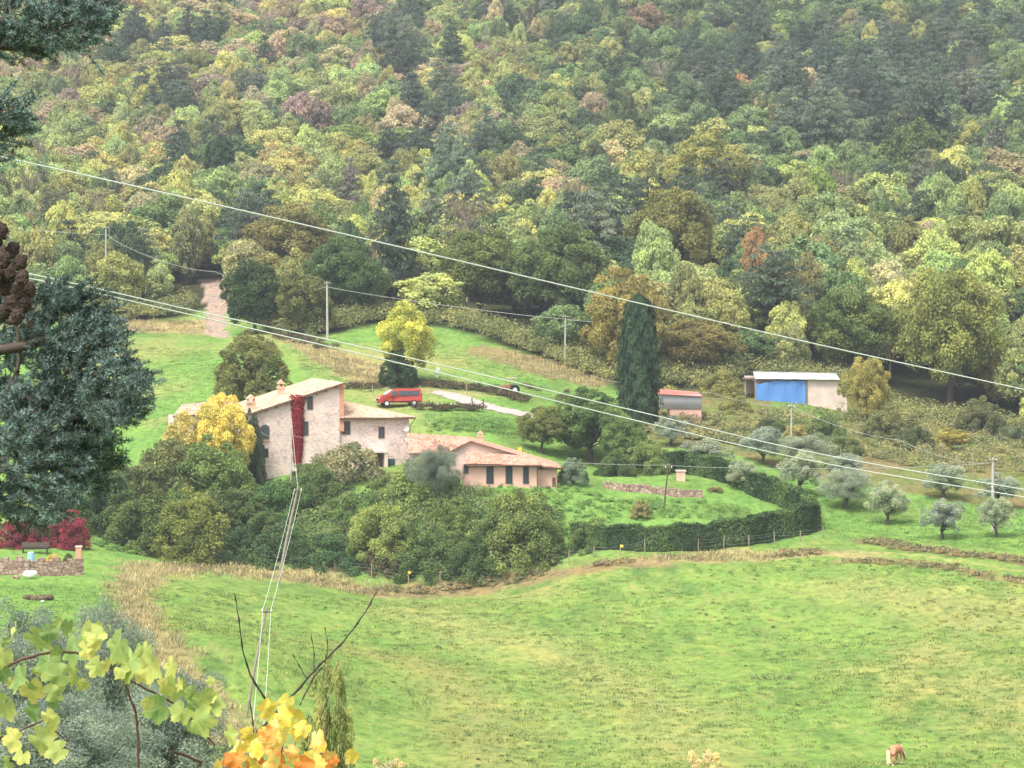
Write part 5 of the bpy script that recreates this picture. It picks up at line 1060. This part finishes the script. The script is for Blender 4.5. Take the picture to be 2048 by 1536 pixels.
puffs('dark_brambles', np.concatenate([along([(835, 770), (890, 775), (950, 782), (1010, 792), (1050, 805)], 1.3, 110), along([(700, 778), (760, 780)], 1, 20), along([(830, 820), (900, 822), (960, 826)], .9, 50), along([(560, 675), (620, 690), (650, 700)], 1.6, 60)]), (.35, .9), 70, .2, leafmat('dark_bramble', (.11, .09, .055), .15, .5), 'low dark brown brambles beside the gravel track', 'brambles', .7, 4)
puffs('bank_herbs', np.concatenate([scatter([(930, 975), (1130, 975), (1230, 1000), (1500, 1020), (1480, 1050), (1150, 1055), (1120, 1130), (950, 1090)], 420), scatter([(840, 850), (1040, 850), (1040, 880), (850, 868)], 120), along([(200, 1090), (250, 1105), (330, 1112)], 1.5, 90)]), (.2, .6), 50, .15, leafmat('herb_leaf', (.19, .33, .10), .25, .4, (1.4, 1.1, .8), (.75, .9, .9), .05), 'lush green weeds on the bank below the annex', 'weeds', .6, 5)
puffs('terrace_brambles', np.concatenate([along([(1740, 1085), (1850, 1103), (1950, 1115), (2080, 1132)], 1.5, 200), along([(1700, 1125), (1850, 1135), (2080, 1172)], 1.3, 90), along([(1560, 1112), (1640, 1108)], 1.0, 45), along([(1180, 1136), (1260, 1128)], .9, 36), along([(760, 1184), (870, 1183), (980, 1170), (1100, 1152)], .9, 120)]), (.22, .55), 45, .17, leafmat('terrace_bramble', (.27, .25, .13), .2, .6, (1.5, 1.1, .9), (.6, .8, .7), .03), 'brown bramble strips along the field terraces', 'brambles', .7, 6)
puffs('ivy_ground', scatter([(390, 1105), (560, 1125), (760, 1150), (930, 1158), (1110, 1125), (1120, 1040), (950, 985), (700, 1000), (430, 1000)], 900), (.5, 1.25), 80, .2, leafmat('ivy', (.17, .235, .09), .15, .5, (1.5, 1.2, .9), (.7, .9, .9), .05), 'dark green ivy and nettles covering the thicket bank', 'ground cover', .9, 7)
def tufts(name, pts, hh, nb, wd, mat, label, cat, spread=.25, seed=1):
    rng = np.random.default_rng(seed); n = len(pts); z = H(pts[:, 0], pts[:, 1]); b = np.repeat(np.stack([pts[:, 0], pts[:, 1], z-.02], 1), nb, 0); m_ = n*nb
    b[:, :2] += rng.normal(0, spread, (m_, 2)); L_ = np.repeat(rng.uniform(.6, 1.4, n)*hh, nb)*rng.uniform(.6, 1.2, m_); a = rng.uniform(0, 2*pi, m_); ln = rng.uniform(.1, .9, m_); dirv = np.stack([np.cos(a)*ln, np.sin(a)*ln, np.ones(m_)], 1); tip = b+dirv*L_[:, None]
    sd_ = np.stack([-np.sin(a), np.cos(a), np.zeros(m_)], 1)*(wd*.5); mid = b+dirv*L_[:, None]*np.array([.35, .35, .55]); V = np.stack([b, mid+sd_, tip, mid-sd_], 1).reshape(-1, 3)
    rv = np.clip(np.repeat(rng.uniform(.1, .9, n), nb)+rng.normal(0, .15, m_), 0, 1); return stuffmesh(name, V, np.arange(m_*4).reshape(m_, 4), np.repeat(rv, 4), mat, label, cat)
dg = leafmat('dry_grass', (.46, .40, .22), .3, .5, (1.25, 1.15, 1.0), (.75, .75, .75), .02)
tufts('dry_grass', np.concatenate([along([(262, 1145), (400, 1132), (500, 1152), (640, 1166), (700, 1182), (770, 1192)], 2.6, 520), along([(300, 1150), (262, 1190), (290, 1260), (340, 1330), (400, 1390), (450, 1450), (520, 1536)], 1.8, 480), along([(1290, 1122), (1450, 1118), (1640, 1110)], 1.6, 130), scatter([(560, 680), (640, 690), (760, 735), (780, 770), (700, 765), (620, 720)], 330), scatter([(250, 640), (420, 640), (420, 668), (250, 665)], 200), scatter([(1000, 700), (1100, 720), (1230, 765), (1180, 780), (1040, 745)], 260), along([(700, 770), (850, 772)], 1, 120)]), .42, 16, .07, dg, 'tall dry straw coloured grass along field edges', 'dry grass', .3, 3)
fp_ = scatter([(260, 1170), (700, 1200), (1100, 1170), (1650, 1115), (2100, 1180), (2100, 1580), (420, 1580), (330, 1300)], 9000, 150)
fp_ = fp_[(fbm(fp_[:, 0]*.12, fp_[:, 1]*.07, 3)+NR.normal(0, .07, len(fp_))) > .42]
tufts('grass_tufts', fp_, .16, 14, .06, leafmat('tuft', (.25, .33, .11), .3, .5, (1.5, 1.15, .9), (.6, .8, .8), .02), 'uneven grass tufts all over the pasture', 'grass', .22, 4)
fpl = scatter([(260, 1170), (700, 1200), (1100, 1170), (1650, 1115), (2100, 1180), (2100, 1580), (420, 1580), (330, 1300)], 1500, 151)
puffs('pasture_weeds', fpl[(fbm(fpl[:, 0]*.15+31, fpl[:, 1]*.08, 3)+NR.normal(0, .05, len(fpl))) > .5], (.10, .32), 26, .12, leafmat('pweed', (.17, .235, .08), .2, .5, (1.5, 1.1, .9), (.7, .9, .9), .02), 'small dark weed clumps scattered over the pasture', 'weeds', .5, 8)
gr2 = np.concatenate([scatter([(850, 830), (1040, 840), (1040, 885), (850, 865)], 500), scatter([(1320, 890), (1700, 985), (2100, 1030), (2100, 1110), (1660, 1070), (1560, 1010), (1450, 945)], 1800), scatter([(250, 690), (440, 700), (430, 850), (240, 860)], 900), scatter([(600, 700), (690, 740), (690, 770), (600, 740)], 200), scatter([(700, 650), (860, 680), (1180, 770), (1000, 760), (880, 720)], 600), scatter([(0, 1170), (250, 1170), (260, 1240), (0, 1240)], 500)])
tufts('meadow_grass', gr2, .14, 12, .06, leafmat('mtuft', (.20, .32, .10), .3, .4, (1.4, 1.15, .9), (.65, .85, .85), .02), 'short lush grass tufts on meadows and olive grove', 'grass', .25, 5)

# ------------------------------------------------------------------ foreground cedar branches
def cedar():
    rng = np.random.default_rng(21); base = P(-420, 1100, 17); base.z = -4.6; e = empty('cedar_tree', base, 'dark blue green cedar branches reaching in from the left edge', 'tree'); bo = np.array(base)
    mb = MB(); mb.tube([Vector((0, 0, 0)), P(-400, 900, 17)-base, P(-360, 300, 17)-base, P(-340, -300, 17)-base], [.32, .26, .20, .12], 12); mb.build('trunk', M['bark'], e, True)
    cl = [  # u, v, ru, rv, D, twigs
     (50, 20, 130, 60, 15.6, 240), (130, 55, 75, 45, 15.4, 150), (185, 12, 40, 30, 15.6, 70), (30, 85, 85, 28, 15.8, 100), (5, 225, 42, 30, 15.5, 80), (0, 270, 42, 30, 15.6, 60), (-25, 330, 25, 30, 15.8, 30),
     (150, 655, 90, 75, 15.9, 300), (90, 740, 95, 90, 16.2, 220), (190, 740, 90, 90, 15.8, 330), (235, 795, 60, 55, 15.4, 150), (130, 850, 120, 90, 15.8, 380), (70, 940, 110, 95, 15.5, 330), (170, 920, 75, 85, 15.9, 200), (30, 850, 70, 80, 16.3, 160), (20, 690, 50, 120, 16.8, 130), (60, 1010, 90, 40, 15.8, 120)]
    C_, A_ = [], []; V, F_, m_ = [], [], 0; twb = MB(); PT, DR, LN = [], [], []
    for (u, v, ru, rv_, D, nt_) in cl:
        nt_ = int(nt_*.66); u -= 22 if v > 400 else 10
        a = rng.uniform(0, 2*pi, nt_); q = rng.random(nt_)**.5
        for k in range(nt_):
            p = P(u+ru*q[k]*cos(a[k]), v+rv_*q[k]*sin(a[k]), D+rng.uniform(-.25, .45)*(1.2-q[k])); d = Vector((cos(a[k])*.5+.55, rng.uniform(-.7, .3), -sin(a[k])*.35+.15+rng.normal(0, .25))).normalized(); PT.append(p); DR.append(d); LN.append(rng.uniform(.07, .14))
    for (pts_, D) in (([(235, 800), (270, 765), (305, 735)], 15.4), ([(270, 765), (325, 762)], 15.4), ([(235, 815), (270, 805), (302, 808)], 15.4), ([(255, 780), (282, 745)], 15.3), ([(290, 748), (318, 745)], 15.4), ([(185, 120), (205, 145)], 15.4), ([(225, 30), (248, 8)], 15.4), ([(415, -20), (460, 6)], 15.2), ([(440, -10), (475, 8)], 15.2)):
        for a, b_ in zip(pts_[:-1], pts_[1:]):
            p, q = P(*a, D), P(*b_, D); n_ = max(1, int((q-p).length/.07))
            for k in range(n_): PT.append(p.lerp(q, k/n_)); DR.append((q-p).normalized()); LN.append(.085)
    cen, ax = [], []
    for p, d, l in zip(PT, DR, LN):
        twb.tube([p-d*.03-Vector(bo), p+d*l-Vector(bo)], [.0035, .002], 3, cap=False)
        for k in range(7): cen.append(tuple(p+d*(l*k/6))); ax.append(tuple(d))
    cen = np.array(cen); ax = np.array(ax); nn = 15; n = len(cen)*nn; c = np.repeat(cen, nn, 0); a = np.repeat(ax, nn, 0); d = unit(rdir(rng, n)+a*.55+[0, 0, .2]); ln = .030*rng.uniform(.7, 1.2, n); c2 = c+d*ln[:, None]*.5-bo
    t_ = d; b_ = unit(np.cross(t_, rdir(rng, n))); s_ = ln[:, None]*.5; V = np.stack([c2-t_*s_, c2+b_*.0024, c2+t_*s_, c2-b_*.0024], 1).reshape(-1, 3); rv = np.clip(np.repeat(rng.uniform(.1, .9, len(cen)), nn)+rng.normal(0, .1, n), 0, 1)
    link('foliage', marr(V, np.arange(n*4).reshape(n, 4), [leafmat('cedar_needle', (.12, .175, .155), .1, .7, (2.1, 2.0, 1.95), (.45, .55, .5), .5)], attrs={'rv': ('FLOAT', np.repeat(rv, 4))}), e); twb.build('twigs', M['bark'], e)
    for pts_ in ([(-380, -60), (-150, 20), (60, 50), (190, 60)], [(-380, 120), (-150, 240), (20, 230)], [(-370, 560), (-150, 600), (60, 650), (170, 690)], [(-380, 760), (-150, 800), (90, 830), (230, 800)], [(-390, 880), (-150, 930), (60, 940), (170, 920)], [(-380, 700), (-120, 720), (60, 690), (150, 660), (200, 640)], [(-390, 820), (-120, 860), (40, 880), (180, 860), (235, 835)], [(-300, 60), (-60, 80), (60, 100), (130, 90)], [(20, 560), (36, 640), (38, 720), (30, 770), (60, 800)], [(36, 740), (10, 790), (-40, 820)], [(45, 775), (75, 795)], [(-200, 350), (-50, 330), (20, 290)], [(-200, 430), (-60, 450), (10, 500), (30, 560)]):
        mb = MB(); Q = [P(u, v, 16.0)-base for u, v in pts_]; mb.tube(Q, list(np.linspace(.045 if pts_[0][0] < -100 else .014, .01, len(Q))), 7); mb.build('branch', M['bark'], e, True)
    cone = plain('cone_scales', (.055, .036, .028), .85, .5, 60, bump=.6)
    for (u, v) in ((2, 462), (25, 500), (8, 520), (40, 525), (20, 548), (45, 555), (10, 575), (35, 585), (58, 578), (22, 608), (48, 610), (5, 625), (35, 632), (-8, 480), (-5, 550), (-10, 600)):
        mb = MB(); d = Vector(rdir(rng, 1)[0])*.4+Vector((0, 0, -1)); d.normalize(); c0 = P(u, v, 15.5+rng.uniform(-.1, .2))-base; mb.tube([c0-d*.045, c0-d*.03, c0, c0+d*.03, c0+d*.05], [.012, .030, .036, .028, .008], 12)
        for k in range(24):
            t_ = rng.uniform(-.04, .04); o_ = Vector(rdir(rng, 1)[0]); o_ = (o_-d*o_.dot(d)).normalized(); mb.ball(c0+d*t_+o_*(.034-abs(t_)*.3), .0095, 6, 4)
        mb.build('cone', cone, e)
cedar()

# ------------------------------------------------------------------ foreground vines
def vineleafmat(name, stops):
    m, t, out = newmat(name); rv = N(t, 'ShaderNodeAttribute', attribute_name='rv'); uv = N(t, 'ShaderNodeUVMap'); sx = N(t, 'ShaderNodeSeparateXYZ'); L(t, uv.outputs[0], sx.inputs[0])
    tc = N(t, 'ShaderNodeTexCoord'); nf = noise(t, tc.outputs['Object'], 28, 4); ad = N(t, 'ShaderNodeMath', operation='MULTIPLY_ADD'); L(t, nf, ad.inputs[0]); ad.inputs[1].default_value = .45; 
    sb = N(t, 'ShaderNodeMath', operation='SUBTRACT'); L(t, rv.outputs['Fac'], sb.inputs[0]); sb.inputs[1].default_value = .22; L(t, sb.outputs[0], ad.inputs[2]); c = ramp(t, ad.outputs[0], stops)
    an_ = N(t, 'ShaderNodeMath', operation='ARCTAN2'); L(t, sx.outputs[0], an_.inputs[0]); L(t, sx.outputs[1], an_.inputs[1]); pp = N(t, 'ShaderNodeMath', operation='PINGPONG'); L(t, an_.outputs[0], pp.inputs[0]); pp.inputs[1].default_value = .46
    ln = N(t, 'ShaderNodeVectorMath', operation='LENGTH'); L(t, uv.outputs[0], ln.inputs[0]); ml = N(t, 'ShaderNodeMath', operation='MULTIPLY'); L(t, pp.outputs[0], ml.inputs[0]); L(t, ln.outputs['Value'], ml.inputs[1])
    vn = ramp(t, ml.outputs[0], [(.006, (1, 1, 1)), (.022, (0, 0, 0))]); vm = N(t, 'ShaderNodeMath', operation='MULTIPLY'); L(t, vn, vm.inputs[0]); vm.inputs[1].default_value = .25; c = mixc(t, vm.outputs[0], c, (.62, .62, .25))
    d = N(t, 'ShaderNodeBsdfPrincipled'); d.inputs['Roughness'].default_value = .5; d.inputs['Specular IOR Level'].default_value = .25; tr = N(t, 'ShaderNodeBsdfTranslucent'); mx = N(t, 'ShaderNodeMixShader'); mx.inputs[0].default_value = .38
    L(t, c, d.inputs['Base Color']); L(t, c, tr.inputs[0]); L(t, d.outputs[0], mx.inputs[1]); L(t, tr.outputs[0], mx.inputs[2]); L(t, mx.outputs[0], out.inputs[0]); return m
vgreen = vineleafmat('vine_green', [(.1, (.16, .27, .08)), (.4, (.32, .42, .12)), (.65, (.52, .55, .15)), (.9, (.70, .62, .18))]); vyel = vineleafmat('vine_yellow', [(.1, (.55, .50, .10)), (.4, (.82, .60, .08)), (.65, (.85, .68, .22)), (.9, (.75, .26, .05))])
def leafshape(rng):
    lob = [(0, 1.0), (52, .88), (-52, .88), (108, .62), (-108, .62)]; pts = []
    for k in range(56):
        a = -180+360*k/56; r = .64
        for (la, lr) in lob:
            d = abs((a-la+180) % 360-180); r = max(r, lr*(1-(d/34)**1.5*.45) if d < 34 else 0)
        if abs(a) > 158: r = .50-.36*((abs(a)-158)/22)
        r *= 1+.05*(1 if k % 2 else -1)*(abs(a) < 150)+rng.normal(0, .02); pts.append((r*sin(radians(a)), r*cos(radians(a))))
    return pts
def vineleaves(name, items, mat, e, seed):
    rng = np.random.default_rng(seed); V, F_, UVs, RV = [], [], [], []; base = e.location
    for (u, v, px, D, rvv) in items:
        sh_ = leafshape(rng); s_ = px/ppm(D)*.50; c = P(u, v, D)-base; fold = rng.uniform(.1, .55); curl = rng.uniform(-.45, .5)
        rot = Euler((radians(90+rng.uniform(-45, 45)), radians(rng.normal(180, 45)), radians(rng.uniform(-55, 55)))).to_matrix(); i0 = len(V)
        for (x, y) in [(0, 0)]+[(x*.5, y*.5) for x, y in sh_]+sh_:
            z = -fold*abs(x)*.6+curl*(x*x+y*y)*.6+.06*sin(x*7+y*5); q = rot@Vector((x*s_, y*s_, z*s_)); V.append(tuple(c+q)); UVs.append((x, y)); RV.append(np.clip(rvv+.28*(x*x+y*y)**2+rng.normal(0, .02), 0, 1))
        n = len(sh_)
        for k in range(n):
            k2 = (k+1) % n; F_.append((i0, i0+1+k, i0+1+k2)); F_.append((i0+1+k, i0+1+n+k, i0+1+n+k2)); F_.append((i0+1+k, i0+1+n+k2, i0+1+k2))
    return link(name, marr(V, F_, [mat], smooth=True, attrs={'rv': ('FLOAT', RV)}, uv=UVs), e)
M['cane'] = plain('vine_cane', (.10, .055, .04), .8, .3, 20); M['twig'] = plain('dark_twig', (.045, .035, .03), .85, .3, 30)
def stems(e, lst, D, mat, name='stem'):
    for pts_, r0, r1 in lst:
        Q = []; P_ = [P(u, v, D+.0006*u)-e.location for u, v in pts_]
        for i in range(len(P_)-1):
            for k in range(5): Q.append(P_[i].lerp(P_[i+1], k/5)+Vector((R.uniform(-1, 1), 0, R.uniform(-1, 1)))*.0012)
        Q.append(P_[-1]); mb = MB(); mb.tube(Q, [r0+(r1-r0)*k/(len(Q)-1)+(.0012 if k % 4 == 0 else 0) for k in range(len(Q))], 6); mb.build(name, mat, e, True)
def vines():
    rng = np.random.default_rng(31); D = 7.0; b0 = P(100, 1536, D); b0.z = -3.3; e = empty('green_vine', b0, 'green and yellowing grapevine shoot arching over the lower left corner', 'vine')
    stems(e, [([(-120, 1420), (-40, 1370), (0, 1340), (45, 1318), (100, 1304), (150, 1305), (200, 1318), (240, 1350), (300, 1382), (345, 1405), (390, 1440), (430, 1490)], .004, .0022), ([(243, 1350), (258, 1390), (272, 1425), (277, 1480), (276, 1560)], .0028, .003), ([(-60, 1500), (20, 1470), (90, 1440), (130, 1480)], .0025, .0015), ([(345, 1503), (375, 1512), (402, 1525), (395, 1535)], .004, .0035)], D, M['cane'])
    it = [(int(u_), int(1305+v_+abs(u_-130)*.2), int(s_)) for u_, v_, s_ in zip(rng.uniform(-20, 430, 22), rng.normal(25, 45, 22), rng.uniform(28, 48, 22))]+[(28, 1262, 62), (72, 1275, 84), (96, 1265, 55), (40, 1350, 86), (148, 1292, 92), (196, 1330, 60), (122, 1350, 74), (185, 1272, 80), (236, 1290, 100), (262, 1318, 112), (300, 1330, 82), (342, 1332, 66), (350, 1372, 74), (98, 1322, 88), (242, 1340, 54), (320, 1415, 88), (408, 1392, 74), (425, 1405, 66), (392, 1440, 96), (458, 1468, 64), (62, 1420, 60), (30, 1480, 74), (78, 1478, 84), (108, 1448, 56), (118, 1500, 66), (14, 1415, 62), (18, 1528, 56), (135, 1250, 46), (186, 1258, 66), (8, 1312, 64), (60, 1376, 82), (5, 1345, 50), (104, 1385, 62), (170, 1300, 64), (150, 1352, 56), (95, 1430, 44), (45, 1512, 50), (330, 1375, 60), (290, 1300, 56), (365, 1420, 70), (-15, 1460, 70), (-30, 1300, 90), (-40, 1380, 90)]
    vineleaves('leaves', [(u, v, s_, D+rng.uniform(-.15, .15), rng.choice([.15, .3, .42, .5, .6, .72])) for u, v, s_ in it], vgreen, e, 4)
    b1 = P(560, 1620, D); b1.z = -3.3; e = empty('yellow_vine', b1, 'bright yellow and orange grapevine leaves at the bottom edge', 'vine')
    it = [(int(u), int(v), s_) for u, v, s_ in zip(np.clip(rng.normal(555, 52, 48), 440, 665), rng.uniform(1445, 1560, 48), rng.uniform(34, 62, 48)) if v > 1420+abs(u-570)*.75]+[(530, 1420, 58), (560, 1430, 62), (590, 1425, 58), (545, 1455, 66), (600, 1455, 60), (575, 1400, 46), (500, 1470, 50), (705, 1510, 46), (665, 1520, 34), (440, 1528, 44), (475, 1515, 48), (640, 1490, 42)]
    vineleaves('leaves', [(u, v, s_, D+rng.uniform(-.2, .2), float(np.clip(.5-(1480-v)*.004+rng.normal(0, .2), .05, .95))) for u, v, s_ in it], vyel, e, 6)
    stems(e, [([(560, 1640), (545, 1560), (570, 1480), (560, 1420)], .004, .002), ([(700, 1560), (690, 1530), (704, 1500)], .002, .001), ([(640, 1600), (635, 1540), (650, 1490), (655, 1430)], .0025, .0015)], D, M['cane'])
    e = empty('bare_twigs', P(480, 1560, D+.3), 'dark bare twigs forking up in front of the pasture', 'twigs')
    stems(e, [([(470, 1560), (490, 1492), (530, 1450), (590, 1385), (640, 1330), (690, 1280), (730, 1225), (757, 1178)], .0042, .0012), ([(545, 1420), (526, 1392), (500, 1350), (485, 1300), (478, 1240), (470, 1188)], .0032, .001), ([(600, 1410), (630, 1350), (650, 1330), (656, 1290), (650, 1255)], .0018, .0008), ([(628, 1345), (628, 1300), (622, 1265)], .0014, .0007), ([(612, 1355), (595, 1325), (585, 1305)], .0012, .0006), ([(640, 1440), (655, 1400), (668, 1365)], .0014, .0007), ([(510, 1480), (505, 1440), (500, 1400)], .002, .0012)], D+.3, M['twig'])
vines()
# ------------------------------------------------------------------ the air
def haze():
    x0, x1, y0, y1, z0, z1 = -420, 420, -40, 1345, float(GZ.min())-1.5, float(GZ.max())+25
    xm = float(np.abs(GX).max())+5; mb = MB(); mb.box(-xm, xm, y0, y1, z0, z1); m, t, out = newmat('haze'); v = N(t, 'ShaderNodeVolumePrincipled'); v.inputs['Color'].default_value = (.80, .88, .95, 1); v.inputs['Density'].default_value = HAZE; v.inputs['Anisotropy'].default_value = .2
    L(t, v.outputs[0], out.inputs['Volume']); tag(mb.build('haze', m), 'thin pale air haze over the valley', 'haze', None, 'stuff')
HAZE = .00021
haze()
